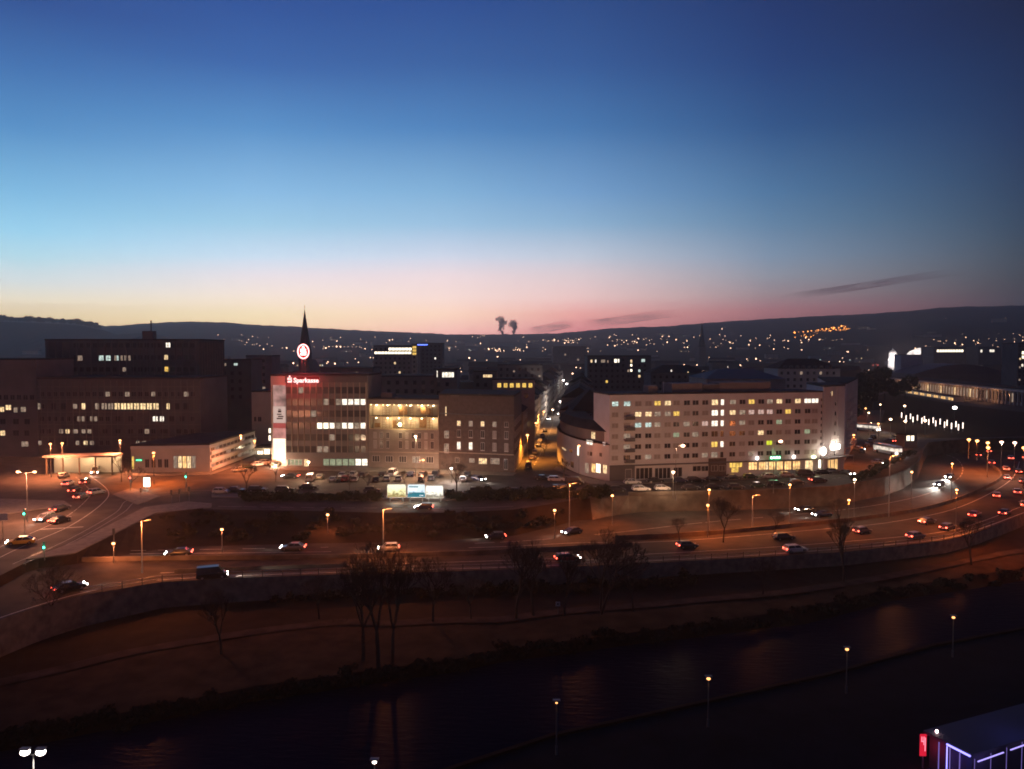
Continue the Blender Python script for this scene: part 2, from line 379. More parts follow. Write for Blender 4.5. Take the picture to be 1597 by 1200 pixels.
# ------------------------------------------------------------------ pavements, markings, barriers
def world_px(l, z=0.0): return [P(u, v, z) for u, v in l]
def slab(name, px, h=0.12, m=M_pave):
    mb = MB(); w = world_px(px); pts = [(p.x, p.y) for p in w]
    ar = sum(pts[i][0] * pts[(i + 1) % len(pts)][1] - pts[(i + 1) % len(pts)][0] * pts[i][1] for i in range(len(pts)))
    if ar < 0: pts = pts[::-1]
    mb.prism(pts, 0.004, h); return tag(mb.build(name, m), kind='structure')
slab('pavement', [(40, 874), (116, 864), (242, 801), (330, 792), (330, 786), (292, 783), (225, 792), (120, 845)])
slab('pavement', [(-150, 800), (-20, 778), (100, 782), (112, 790), (60, 795), (-150, 830)])
slab('pavement', [(330, 776), (600, 779), (700, 781), (790, 777), (790, 772), (700, 775), (600, 773), (330, 770)])
slab('pavement', [(420, 733), (574, 736), (800, 742), (806, 738), (574, 729), (424, 728)])
slab('pavement', [(950, 757), (1100, 751), (1281, 743), (1318, 739), (1316, 733), (1281, 739), (950, 751), (925, 748), (868, 728), (864, 732), (920, 755)])
slab('pavement', [(205, 743), (328, 741), (400, 717), (396, 713), (326, 737), (205, 737)])
lawn = world_px([(1320, 640), (1345, 622), (1385, 613), (1490, 631), (1700, 655), (1760, 674), (1597, 681), (1450, 684), (1395, 676), (1372, 668), (1380, 640)]); sheet('lawn', [(p.x, p.y) for p in lawn], lambda x, y: 0.006, M_bank)
slab('traffic_island', [(175, 772), (205, 762), (250, 775), (215, 788)], 0.14)
slab('traffic_island', [(1325, 742), (1405, 722), (1432, 712), (1434, 722), (1400, 738), (1340, 758)], 0.14, M_grass)
mw = MB()
def linepx(name, px, road=True, w=0.16, dash=None, m=M_white):
    pts = [PR(u, v) if road else P(u, v, 0) for u, v in px]
    pts = smooth_curve(pts, 6); return ribbon(name, pts, w, m, 0.012 if road else 0.008, dash=dash)
def off(px, dv): return [(u, v - dv) for u, v in px]
M1s = [(u, curve_at(C_M1, u)) for u in (-100, 0, 130, 250, 500, 800, 1000, 1200, 1400, 1480, 1530, 1597, 1700)]
linepx('lane_marking', off(M1s, 3.2), w=0.25)
linepx('lane_marking', off(M1s[3:], 14), dash=(6, 9), w=0.2)
linepx('lane_marking', [(200, 864), (500, 861), (780, 853), (900, 847), (1000, 846), (1113, 840), (1300, 824), (1400, 813), (1500, 790), (1575, 750), (1590, 720)], w=0.2)
linepx('lane_marking', [(150, 860), (500, 854), (780, 846), (950, 832), (1100, 815), (1300, 797), (1400, 782), (1460, 765), (1500, 740), (1490, 715), (1440, 700)], w=0.2, dash=(4, 6))
linepx('lane_marking', [(340, 790), (500, 792), (700, 793), (800, 790)], road=False, dash=(3, 4))
linepx('lane_marking', [(-60, 900), (30, 855), (110, 820), (160, 785), (168, 765), (140, 742)], road=False, w=0.2)
linepx('lane_marking', [(-60, 880), (30, 840), (100, 808), (135, 780), (140, 765), (118, 744)], road=False, w=0.15, dash=(3, 3))
linepx('tram_track', [(20, 880), (110, 840), (180, 800), (200, 780), (260, 768), (330, 765)], road=False, w=0.12, m=M_steel)
linepx('tram_track', [(36, 880), (124, 840), (192, 800), (214, 782), (270, 771), (330, 769)], road=False, w=0.12, m=M_steel)
linepx('stop_line', [(62, 826), (130, 822)], road=False, w=0.5)
linepx('lane_marking', [(900, 762), (1100, 757), (1280, 750), (1400, 722)], road=False, dash=(2, 3), w=0.12)
linepx('lane_marking', [(833, 726), (852, 690), (862, 660), (872, 625)], road=False, dash=(3, 4), w=0.14)
def barrier(name, px, h, w, label, m=M_conc, n=6):
    pts = smooth_curve([PR(u, v) for u, v in px], n); root = thing(name, label, 'crash barrier', pts[0])
    mb = MB(); o = pts[0]
    for a, b2 in zip(pts[:-1], pts[1:]):
        d = (b2 - a).normalized(); nn = Vector((-d.y, d.x, 0)) * w / 2; q = [a - nn - o, b2 - nn - o, b2 + nn - o, a + nn - o]
        t2 = [a - nn * .45 - o, b2 - nn * .45 - o, b2 + nn * .45 - o, a + nn * .45 - o]
        mb.add(q + [p + Vector((0, 0, h)) for p in t2], [(0, 1, 5, 4), (2, 3, 7, 6), (4, 5, 6, 7), (1, 2, 6, 5), (3, 0, 4, 7)])
    mb.build('concrete_body', m, root); return root
barrier('crash_barrier', [(128, 876), (300, 873), (500, 871), (640, 868), (780, 863), (900, 857), (985, 852)], 0.75, 0.9, 'long pale concrete barrier between the two carriageways, left of the big bare tree')
barrier('crash_barrier', [(272, 893.5), (420, 888), (540, 884)], 0.6, 0.5, 'short low pale barrier beside the sliproad with the dark van')
barrier('crash_barrier', [(960, 842), (1113, 834), (1300, 816), (1387, 805), (1440, 796), (1493, 781), (1545, 758), (1562, 744), (1550, 730), (1520, 711), (1455, 699)], 0.85, 0.6, 'curving concrete barrier that bends round the outside of the orange-lit ramp')
# railing on the river wall
rp = [p for u, p in zip(US, M1) if 120 <= u <= 1560]
rp = smooth_curve(rp, 8)
root = thing('railing', 'long metal railing with thin posts on top of the river wall', 'railing', rp[0])
o0 = rp[0]; rb = MB()
for a, b2 in zip(rp[:-1], rp[1:]):
    for hz in (1.05, 0.55): rb.bar(a - o0 + Vector((0, 0, hz)), b2 - o0 + Vector((0, 0, hz)), 0.045, n=4)
rb.build('handrail', M_steel, root)
pm = MB(); pm.box(-.05, .05, -.05, .05, 0, 1.1); pme = pm.mesh('post', mat('railing_post_paint', (0.03, 0.028, 0.026), 0.6))
acc = 0; last = rp[0]
for a, b2 in zip(rp[:-1], rp[1:]):
    acc += (b2 - a).length
    if acc > 2.9: acc = 0; place('post', pme, root, b2 - o0)
# ------------------------------------------------------------------ building kit
SOD = (1.0, 0.42, 0.10); WARM = (1.0, 0.70, 0.36); COOL = (0.80, 0.90, 1.0); NEUT = (1.0, 0.88, 0.72)
def tone(k, s): return tuple(x * s for x in k)
M_white_wall = mat('white_render', (0.50, 0.48, 0.48), 0.85, noise=0.10, scale=0.25, detail=8)
M_cream = mat('cream_render', (0.50, 0.45, 0.40), 0.85, noise=0.12, scale=0.25, detail=8)
M_beige = mat('beige_stone', (0.36, 0.30, 0.24), 0.85, noise=0.2, scale=0.3, detail=8)
M_greywall = mat('grey_render', (0.17, 0.15, 0.145), 0.9, noise=0.2, scale=0.2, detail=8)
M_darkwall = mat('dark_grey_cladding', (0.092, 0.088, 0.092), 0.8, noise=0.2, scale=0.2, detail=8)
M_brick = mat('dark_brick', (0.09, 0.064, 0.055), 0.9, noise=0.25, scale=1.2, detail=8)
M_roof = mat('dark_roof', (0.035, 0.031, 0.030), 0.95, spec=0.1, noise=0.3, scale=0.3)
M_roof2 = mat('grey_roofing_felt', (0.06, 0.053, 0.05), 0.95, spec=0.1, noise=0.25, scale=0.2)
M_tile = mat('brown_roof_tiles', (0.075, 0.045, 0.036), 0.95, spec=0.1, noise=0.3, scale=0.8)
M_frame = mat('window_frame_white', (0.45, 0.42, 0.40), 0.5)
M_framed = mat('window_frame_dark', (0.05, 0.048, 0.047), 0.5)
M_glass = mat('dark_glass', (0.028, 0.025, 0.027), 0.2, spec=0.6)
M_blind = mat('closed_blind', (0.30, 0.27, 0.25), 0.8, noise=0.1, scale=3)
PANE = {
    'd': M_glass, 'b': M_blind,
    'w': emit('lit_pane_warm', (1.0, 0.70, 0.36), 1.1, 0.6, 3.2), 'y': emit('lit_pane_yellow', (1.0, 0.62, 0.13), 1.0, 0.5, 3.2),
    'c': emit('lit_pane_cool', (0.80, 1.0, 0.90), 0.7, 0.55, 3.2), 'o': emit('lit_pane_white', (1.0, 0.90, 0.74), 1.4, 0.45, 3.2),
    'x': emit('lit_pane_dim', (1.0, 0.72, 0.52), 0.30, 0.6, 3.0), 'p': emit('lit_pane_pink', (1.0, 0.66, 0.56), 0.6, 0.6, 4.0),
    'g': emit('lit_pane_dim_green', (0.80, 0.88, 0.55), 0.35, 0.3, 3.0), 'l': emit('lit_pane_lime', (0.85, 0.95, 0.05), 0.9, 0.1, 2.0),
    'B': emit('lit_pane_bright', (1.0, 0.86, 0.62), 2.6, 0.2, 2.2), 'n': emit('lit_pane_amber', (1.0, 0.58, 0.22), 1.3, 0.5, 2.5),
}
def frame_mesh(name, cols=2, rows=1, bw=0.05, m=M_frame):
    mb = MB(); d0, d1 = -0.07, 0.0
    mb.box(-.5, .5, d0, d1, -.5, -.5 + bw); mb.box(-.5, .5, d0, d1, .5 - bw, .5)
    mb.box(-.5, -.5 + bw, d0, d1, -.5 + bw, .5 - bw); mb.box(.5 - bw, .5, d0, d1, -.5 + bw, .5 - bw)
    for i in range(1, cols): x = -.5 + i / cols; mb.box(x - bw * .45, x + bw * .45, d0, d1, -.5 + bw, .5 - bw)
    for i in range(1, rows): z = -.5 + i / rows; mb.box(-.5 + bw, .5 - bw, d0 + .003, d1, z - bw * .4, z + bw * .4)
    return mb.mesh(name, m)
F1 = frame_mesh('window', 1); F2 = frame_mesh('window', 2); F3 = frame_mesh('window', 3); F22 = frame_mesh('window', 2, 2, 0.04); F4 = frame_mesh('window', 4, 1, 0.035)
M_frameg = mat('window_frame_grey', (0.17, 0.165, 0.165), 0.5); FG2 = frame_mesh('window', 2, m=M_frameg); FD1 = frame_mesh('window', 1, m=M_framed); FD2 = frame_mesh('window', 2, m=M_framed); FD6 = frame_mesh('window', 6, 2, 0.02, M_framed)
_pm = MB(); _pm.add([(-.46, -.02, -.46), (.46, -.02, -.46), (.46, -.02, .46), (-.46, -.02, .46)], [(0, 1, 2, 3)])
PM = {k: _pm.mesh('pane', v) for k, v in PANE.items()}
SILL = MB(); SILL.box(-.54, .54, -.16, 0, -.56, -.505); SILL = SILL.mesh('sill', M_frame)
class Fac:
    """a vertical facade from A (left) to B (right) seen from outside"""
    def __init__(s, A, B, root=None):
        s.A = Vector((A[0], A[1], 0)); s.B = Vector((B[0], B[1], 0)); s.d = (s.B - s.A); s.len = s.d.length; s.d.normalize()
        s.n = Vector((s.d.y, -s.d.x, 0)); s.ang = math.atan2(s.d.y, s.d.x); s.root = root
    def hit(s, u, v):
        r = ray(u, v); O = Vector((0, 0, CAMZ)); t = (s.A - O).dot(s.n) / r.dot(s.n); p = O + r * t
        return (p - s.A).dot(s.d), p.z
    def loc(s, x, z, out=0.0):
        p = s.A + s.d * x + s.n * out; p.z = z
        return p - s.root.location if s.root else p
    def put(s, name, me, x, z, out=0.0, scale=None): return place(name, me, s.root, s.loc(x, z, out), s.ang, scale)
    def win(s, x, z, w, h, pane='d', fr=None, sill=False):
        fr = fr or F2
        o = place('window', fr, s.root, s.loc(x, z, 0.0), s.ang, (w, 1, h))
        place('pane', PM[pane], o, (0, 0, 0))
        if sill: place('sill', SILL, o)
        return o
    def px(s, u0, v0, u1, v1, pane='d', fr=None):     # a window whose corners were measured
        x0, z1 = s.hit(u0, v0); x1, z0 = s.hit(u1, v1)
        return s.win((x0 + x1) / 2, (z0 + z1) / 2, abs(x1 - x0), abs(z1 - z0), pane, fr)
    def box(s, name, x0, x1, z0, z1, out0, out1, m):
        mb = MB(); mb.box(x0, x1, -out1, -out0, z0, z1)
        return place(name, mb.mesh(name, m), s.root, s.loc(0, 0), s.ang)
def block(name, label, cat, foot, h, mw_, mr_=None, group=None, parapet=0.5, kind='flat', ridge=3.0, z0=0.0):
    """a building from its ground plan (ccw list of xy)"""
    ar = sum(foot[i][0] * foot[(i + 1) % len(foot)][1] - foot[(i + 1) % len(foot)][0] * foot[i][1] for i in range(len(foot)))
    if ar < 0: foot = foot[::-1]
    o = Vector((sum(p[0] for p in foot) / len(foot), sum(p[1] for p in foot) / len(foot), z0))
    root = thing(name, label, cat, o, 0, group); f = [(p[0] - o.x, p[1] - o.y) for p in foot]
    mb = MB(); mb.prism(f, -0.3, h); mb.build('wall', mw_, root)
    mr_ = mr_ or M_roof2
    if kind == 'flat':
        mb = MB()
        fo = [(p[0] * 1.006, p[1] * 1.006) for p in f]; mb.prism(fo, h + 0.003, h + parapet); mb.build('roof', mr_, root)
    else:
        mb = MB(); e = 1.03; k = 0.0 if kind == 'hip' else 0.0
        fo = [(p[0] * e, p[1] * e) for p in f]
        if len(f) == 4:
            l0 = (Vector(f[1]) - Vector(f[0])).length; l1 = (Vector(f[2]) - Vector(f[1])).length
            if l0 >= l1: mA = (Vector(fo[0]) + Vector(fo[3])) / 2; mB = (Vector(fo[1]) + Vector(fo[2])) / 2; order = (0, 1, 2, 3)
            else: mA = (Vector(fo[1]) + Vector(fo[0])) / 2; mB = (Vector(fo[2]) + Vector(fo[3])) / 2; order = (1, 2, 3, 0)
            t2 = 0.28 if kind == 'hip' else 0.0
            rA = mA.lerp(mB, t2); rB = mB.lerp(mA, t2)
            q = [fo[i] for i in order]
            mb.add([(p[0], p[1], h + .003) for p in q] + [(rA.x, rA.y, h + ridge), (rB.x, rB.y, h + ridge)],
                   [(0, 1, 5, 4), (1, 2, 5), (2, 3, 4, 5), (3, 0, 4), (3, 2, 1, 0)])
        else:
            n = len(fo); s2 = .55
            mb.add([(p[0], p[1], h + .003) for p in fo] + [(p[0] * s2, p[1] * s2, h + ridge) for p in fo],
                   [(i, (i + 1) % n, n + (i + 1) % n, n + i) for i in range(n)] + [tuple(range(n, 2 * n)), tuple(range(n - 1, -1, -1))])
        mb.build('roof', mr_, root)
    return root
def back(A, B, dep):                          # ground plan from the front line
    A = Vector((A[0], A[1])); B = Vector((B[0], B[1])); d = (B - A).normalized(); n = Vector((-d.y, d.x)) * dep
    return [(A.x, A.y), (B.x, B.y), (B.x + n.x, B.y + n.y), (A.x + n.x, A.y + n.y)]
def light(name, col, power, loc, parent=None, r=0.25, kind='POINT', target=None, angle=60, blend=0.5):
    l = bpy.data.lights.new(name, kind); l.color = col; l.energy = power; l.shadow_soft_size = r
    if kind == 'SPOT': l.spot_size = math.radians(angle); l.spot_blend = blend
    o = bpy.data.objects.new(name, l); COL.objects.link(o); o.location = loc
    if parent: o.parent = parent
    if target is not None:
        o.rotation_euler = (Vector(target) - Vector(loc)).to_track_quat('-Z', 'Y').to_euler()
    return o
def rooftop(root, f, x, z, w, d, h, m=M_greywall, name='roof_housing'):
    mb = MB(); mb.box(-w / 2, w / 2, 0, d, 0, h); p = f.A + f.d * x - f.n * 2; p.z = z
    return place(name, mb.mesh(name, m), root, p - root.location, f.ang)

# ------------------------------------------------------------------ the long white apartment building
A6 = P(950, 751); B6 = P(1281, 738); H6 = 22.9
r6 = block('apartment_building', 'long seven-storey white apartment building with ground-floor shops and many lit windows', 'building', back(A6, B6, 13), H6, M_white_wall, M_roof2, parapet=0.35)
f6 = Fac(A6, B6, r6)
colu = [330, 392, 450, 503, 550, 603, 648, 702, 747, 797, 847, 886, 940, 990, 1037, 1087, 1132, 1181, 1227, 1277, 1328, 1366]
rows6 = ['cc__yy____wc__y__w_wooo', '__ww_xy___oo_xxpp_y___', '__cc__dw_xoo_____x____', '_x_dd_g_x_d__dd_w____g', '___d_d__d_yo___d__l___', '_d_x_d_dd_xd__x_d_____']
lit6 = [dict(zip(range(22), 'ccbbywbdddwoxdydxwdwoo')), dict(zip(range(22), 'bbwwxxybdboowxpppdyddb')), dict(zip(range(22), 'bbccxbdxdpoodxbddgbdbb')),
        dict(zip(range(22), 'bxddbbgdxdddddwwdbbdgb')), dict(zip(range(22), 'bxddbdbddbyodbddldbddb')), dict(zip(range(22), 'bddxbdbddxxddbxdddddbb'))]
lit6[3][15] = 'w'; lit6[3][14] = 'b'; lit6[4][16] = 'l'
for r in range(6):
    z = 20.55 - 2.88 * r
    for i, cu in enumerate(colu):
        u = 860 + cu / 3.327; x, _ = f6.hit(u, 650)
        p = lit6[r][i]; w, h = 1.9, 1.32
        if i == 11: w, h = 1.0, 1.7
        if i == 10: w, h = 2.0, 1.6
        if r == 0 and i >= 20: w = 2.3
        f6.win(x, z, w, h, p, F1 if i == 11 else (F4 if i == 1 else F2), sill=(i not in (1, 10, 11)))
    # balcony of the left end
    if r:
        xb, _ = f6.hit(974, 650); xe, _ = f6.hit(988.5, 650)
        bb = f6.box('balcony', xb, xe, z - 1.35, z - 1.2, 0, 1.1, M_darkwall)
        mb = MB(); mb.box(xb, xe, -1.1, -1.05, z - 1.2, z - 0.35); place('balustrade', mb.mesh('balustrade', M_darkwall), bb)
    f6.box('string_course', 0, f6.len, z - 1.52, z - 1.44, 0, 0.05, M_cream)
xa, _ = f6.hit(1105, 700); xb, _ = f6.hit(1133, 700)
f6.box('panel', xa, xb, 0.1, 5.2, 0, 0.06, M_brick)
f6.box('plinth', 0.05, f6.len - .05, 3.9, 4.25, 0, 0.55, M_darkwall)
f6.box('recess_wall', 0.1, f6.hit(990, 740)[0], 0.0, 3.88, 0, 0.05, M_darkwall)
def shop(u0, u1, v0, v1, pane, fr=None, name='shopfront'):
    x0, z1 = f6.hit(u0, v0); x1, z0 = f6.hit(u1, v1)
    o = place(name, fr or F4, r6, f6.loc((x0 + x1) / 2, (z0 + z1) / 2, 0.02), f6.ang, (abs(x1 - x0), 1, abs(z1 - z0))); place('pane', PM[pane], o); return o
for a in [(975, 985, 732, 747, 'b', F1), (991, 1018, 730, 747, 'd', F4), (1020.5, 1046, 730, 746.5, 'd', F4), (1050, 1064, 729, 744, 'd', F2), (1080, 1093, 727, 735, 'd', F2), (1093.5, 1105, 727, 735, 'd', F2), (1109, 1119, 726, 735, 'x', F2), (1121, 1131, 726, 735, 'x', F2)]: shop(*a)
shop(1137, 1158, 722, 729, 'y'); shop(1140, 1152, 729.2, 737, 'y', F2)
for a in [(1167, 1181), (1183, 1194), (1199, 1209), (1211, 1221), (1223, 1234), (1236, 1248)]: shop(a[0], a[1], 721 - (a[0] - 1167) * .03, 733, 'n', F3)
shop(1193.5, 1198, 720, 733, 'w', F1); shop(1255, 1268, 718, 735, 'w', F2); shop(1276, 1280, 716, 731, 'B', F1)
def sign6(name, label, cat, u, v, w, h, col, st, round_=False, out=0.5):
    x, z = f6.hit(u, v); root = thing(name, label, cat, f6.A + f6.d * x + f6.n * out + Vector((0, 0, z)), f6.ang)
    mb = MB()
    if round_: mb.ball((0, 0, 0), 1, 12, 7, w / 2, 0.18, h / 2)
    else: mb.box(-w / 2, w / 2, -.1, .1, -h / 2, h / 2)
    mb.build('light_face', emit(name + '_glow_%d' % u, col, st, sample=False), root, smooth=round_)
    mb = MB(); mb.box(-.06, .06, .1, out, -.06, .06); mb.build('bracket', M_pole, root); return root
s1 = sign6('round_sign', 'round white glowing sign left of the green neon shop sign', 'sign', 1179.5, 714.5, 1.0, 1.05, (1, .86, .78), 5, True)
light('bulb', (1, .8, .7), 60, (0, -.6, 0), s1)
s2 = sign6('round_sign', 'round white glowing sign right of the green neon shop sign', 'sign', 1236.5, 712.5, 1.0, 1.05, (1, .86, .78), 5, True)
light('bulb', (1, .8, .7), 60, (0, -.6, 0), s2)
s3 = sign6('oval_sign', 'oval yellowish glowing sign above the lit doorway near the building corner', 'sign', 1267.5, 712.5, 1.6, 0.95, (.9, 1, .55), 4, True)
light('bulb', (.85, 1, .5), 60, (0, -.6, 0), s3)
xg, zg = f6.hit(1208, 714)
sg = thing('neon_sign', 'green and white glowing neon lettering above the lit shop windows', 'sign', f6.A + f6.d * xg + f6.n * .45 + Vector((0, 0, zg)), f6.ang)
mb = MB()
for i, (x, hh) in enumerate([(-1.35, .95), (-.95, .6), (-.55, 1.0), (-.1, .62), (.35, .95), (.78, .62), (1.2, .8)]):
    mb.ball((x, -.08, -.1 + hh * .18), .27, 8, 5, 0.95, .3, hh * 1.3)
mb.build('lettering', emit('green_neon_core', (.55, 1.0, .72), 6.0), sg, smooth=True)
mb = MB(); mb.box(-1.75, 1.7, 0, .06, -.62, .62); mb.build('backing_panel', emit('green_neon_halo', (.05, .8, .25), .55), sg)  # panel glows green itself, standing in for the halo round the neon
mb = MB(); mb.box(-.05, .05, .06, .44, -.05, .05); mb.build('bracket', M_pole, sg)
light('bulb', (.25, 1, .45), 160, (0, -.8, 0), sg)
# rooftop of the white building
for (u0, u1, vt, m, d) in [(1016, 1030, 602, M_greywall, 4), (1053, 1101, 598.5, M_greywall, 7), (1102, 1128, 600, M_darkwall, 7), (1128, 1208, 597, M_greywall, 7)]:
    x0, _ = f6.hit(u0, 610); x1, _ = f6.hit(u1, 610); zt = 35 - (vt - 545) * (f6.loc(x0, 0).y + r6.location.y + 3) / 1230
    rooftop(r6, f6, (x0 + x1) / 2, H6 + .35, abs(x1 - x0), d, max(1.0, zt - H6 - .3), m)
mb = MB(); mb.bar((0, 0, 0), (0, 0, 3.0), .08, n=5); place('aerial', mb.mesh('aerial', M_frame), r6, f6.loc(f6.hit(1042, 600)[0], H6 + .35, -3))
# right wing
A7 = P(1281.6, 738.2); B7 = P(1316, 733.5); d7 = Vector((B7.x - A7.x, B7.y - A7.y)); 
r7 = block('apartment_building', 'taller end wing with vertical ribs right of the long white apartment building', 'building', [(A7.x + .05, A7.y), (B7.x, B7.y), (B7.x + 4, B7.y + 16), (A7.x + 2, A7.y + 18)], 24.4, M_white_wall, M_roof2)
f7 = Fac(A7, B7, r7)
for k in range(9): f7.box('pilaster', .5 + k * .78, .62 + k * .78, 5, 24.2, 0, .14, M_white_wall)
for k in range(10): f6.win(f6.len - .35, 4.6 + k * 1.8, .35, .8, 'd', FD1)
f7.px(1289, 611, 1291.5, 618, 'x', F1); f7.px(1296, 610, 1298, 618, 'w', F1)
for k in range(6): f7.win(5.6, 19.5 - k * 2.85, .8, 1.2, 'd', F1)
f7.box('canopy', 0.3, f7.len + 1.5, 4.2, 4.5, 0, 2.2, M_darkwall)
for k in range(4): f7.win(1.2 + k * 1.75, 2.0, 1.5, 3.2, 'n', F2)
o = sign6('round_sign', 'big round white sign glowing on the corner of the end wing', 'sign', 1281.5, 703.5, 1.7, 2.4, (1, .84, .72), 9, True, out=.9)
light('bulb', (1, .8, .62), 500, (0, -.8, .2), o)
x0, z0 = f7.hit(1301, 697)
o = thing('sign_board', 'long white rounded light sign on the end wing above the canopy', 'sign', f7.A + f7.d * x0 + f7.n * .4 + Vector((0, 0, z0)), f7.ang)
mb = MB(); mb.box(-1.8, 1.8, -.15, .15, -.75, .75); mb.ball((-1.8, 0, 0), .75, 8, 6, .6, .2, 1); mb.ball((1.8, 0, 0), .75, 8, 6, .6, .2, 1)
mb.build('light_face', emit('white_sign_face', (1, .86, .74), 8), o); mb = MB(); mb.box(-.06, .06, .15, .4, -.06, .06); mb.build('bracket', M_pole, o)
light('bulb', (1, .8, .62), 700, (0, -1, .6), o)
# building behind along the side street on the right
r = block('apartment_block', 'dim apartment block with balconies behind the end wing, on the side street', 'building', [(P(1318, 718).x, P(1318, 718).y), (P(1336, 690).x, P(1336, 690).y), (P(1336, 690).x - 12, P(1336, 690).y + 8), (P(1318, 718).x - 2, P(1318, 718).y + 10)], 24, M_cream, M_roof)
f = Fac(P(1318, 718), P(1336, 690), r)
for k in range(6):
    for i in range(4): f.win(5 + i * 9, 4.6 + 3.0 * k, 2, 1.5, 'x' if random.random() < .2 else 'd', F2); f.box('balcony', 3.4 + i * 9, 7.6 + i * 9, 3.3 + 3 * k, 3.45 + 3 * k, 0, 1.2, M_cream)

# ------------------------------------------------------------------ curved corner house
cp = [P(950.3, 751), P(938, 748.5), P(925, 745.5), P(912, 742), P(900, 738), (P(889, 733)), P(880, 728), P(872.5, 722), P(868.5, 712)]
cw = [(p.x, p.y) for p in cp]
bk = P(875, 672)
foot = cw[::-1] + [(A6.x, A6.y + 24)]
foot = [(cw[-1][0], cw[-1][1])] + cw[::-1][1:] + [(A6.x - .05, A6.y + 30), (bk.x + 3, bk.y - 18)]
r5 = block('corner_house', 'curved white corner house with an attic storey and dark roof beside the side street', 'building', foot, 9.6, M_white_wall, M_roof, parapet=.3)
cen = Vector((sum(p[0] for p in foot) / len(foot), sum(p[1] for p in foot) / len(foot)))
att = [((p[0] - cen.x) * .87, (p[1] - cen.y) * .87) for p in foot]
ar = sum(att[i][0] * att[(i + 1) % len(att)][1] - att[(i + 1) % len(att)][0] * att[i][1] for i in range(len(att)))
if ar < 0: att = att[::-1]
mb = MB(); mb.prism(att, 9.92, 12.9); mb.build('attic_wall', M_greywall, r5)
mb = MB(); n5 = len(att); mb.add([(p[0] * 1.07, p[1] * 1.07, 12.9) for p in att] + [(p[0] * .72, p[1] * .72 + 1, 15.2) for p in att], [(i, (i + 1) % n5, n5 + (i + 1) % n5, n5 + i) for i in range(n5)] + [tuple(range(n5, 2 * n5))]); mb.build('roof', M_roof, r5)
mb = MB(); mb.prism([(p[0] * 1.13, p[1] * 1.13) for p in att], 9.4, 9.9); mb.build('eaves', M_roof, r5)
segs = [Fac(a, b2, r5) for a, b2 in zip(cp[1:][::-1], cp[:-1][::-1])]
def p5(u0, v0, u1, v1, pane, fr=None):
    uc = (u0 + u1) / 2
    for sgm, a, b2 in zip(segs, (868.5, 872.5, 880, 889, 900, 912, 925, 938), (872.5, 880, 889, 900, 912, 925, 938, 950.5)):
        if a <= uc <= b2: sgm.px(u0, v0, u1, v1, pane, fr or F2); return
for a in [(914.5, 686, 925, 695, 'o'), (940, 689, 944.5, 696, 'p', F1), (876.5, 697, 883, 704, 'w'), (888, 700, 893, 707, 'd'), (900.5, 695, 903.8, 712, 'B', F1), (920, 704, 924, 712, 'd'), (935, 706, 939, 713, 'd'), (916, 704, 919, 711, 'b', F1),
          (876, 714, 879, 722, 'd', F1), (890, 719, 895, 731, 'd'), (912.5, 721, 918.5, 740, 'x'), (922.5, 722, 929, 738.5, 'n'), (929.5, 722, 937, 739, 'B'), (940.5, 724, 947, 740, 'w')]: p5(*a)
fa = Fac((r5.location.x + att[0][0], r5.location.y + att[0][1]), (r5.location.x + att[1][0], r5.location.y + att[1][1]), r5)
# attic windows on the flat stretch of the attic nearest the white building
best = None
for i in range(len(att)):
    a = Vector(att[i]); b2 = Vector(att[(i + 1) % len(att)])
    for u, vv in ((925.5, 673), (944.5, 676)):
        F_ = Fac((a.x + cen.x, a.y + cen.y), (b2.x + cen.x, b2.y + cen.y), r5)
        if F_.n.y < 0 and F_.len > .5:
            x, z = F_.hit(u, vv)
            if 0 < x < F_.len: F_.win(x, 11.4, 1.9, 2.0, 'w' if u < 930 else 'n', F2)

ra = at_depth(893, 600, 252); rb2 = at_depth(952, 600, 252)
rk5 = block('town_house', 'tall dark-roofed house rising behind the curved corner house', 'house', back(ra, rb2, 18), 15.5, M_brick, M_roof, kind='hip', ridge=6.5)
fk5 = Fac(ra, rb2, rk5)
for i in range(3): fk5.win(2 + i * 3.6, 13.6, 1.2, 1.6, 'd', F2)
# ------------------------------------------------------------------ brick corner building left of the street
A4 = P(685, 731.5); B4 = P(802, 737.3); sd = Vector((11.5, 124)).normalized()
g4 = [(A4.x, A4.y), (B4.x, B4.y), (B4.x + sd.x * 26, B4.y + sd.y * 26), (A4.x, A4.y + 28)]
r4 = block('office_building', 'dark brick five-storey corner building with a few lit windows on the side street', 'building', g4, 21.6, M_brick, M_roof)
f4 = Fac(A4, B4, r4)
for vrow, hh, zz, line in [(660.8, 1.5, 13.6, 'wdwdd'), (677, 2.2, 10.6, 'dddbd'), (696.5, 2.3, 7.1, 'oodbb')]:
    for i, ch in enumerate(line):
        u = 560 + (828 + i * 98.5) / 5.32; x, _ = f4.hit(u, vrow)
        if vrow == 660.8 and i in (1, 3): ch = 'x'
        f4.win(x, zz, 1.15, hh, ch, F2, True)
for a in [(694.5, 634, 696.5, 649, 'w', F1), (693, 672, 700, 684, 'x', F22), (693, 692, 700, 707, 'x', F22), (746.5, 714.5, 759.5, 724.5, 'w', F4), (765, 714.5, 779, 724.5, 'x', F4), (732, 715, 740, 722, 'x', F2), (710, 714, 716, 722, 'd', F2), (786, 716, 792, 733, 'd', F2)]: f4.px(*a)
f4.box('cornice', 0, f4.len, 4.9, 5.15, 0, .18, M_beige); f4.box('cornice', 0, f4.len, 16.1, 16.45, 0, .3, M_darkwall)
f4s = Fac(B4, (B4.x + sd.x * 26, B4.y + sd.y * 26), r4)
for k in range(3):
    for i in range(6): f4s.win(2.5 + i * 4.1, 7.1 + 3.4 * k, 1.15, 1.9, 'd', F2)
f4s.box('base_wall', .1, 25.9, 0.1, 4.7, 0, .1, M_beige)
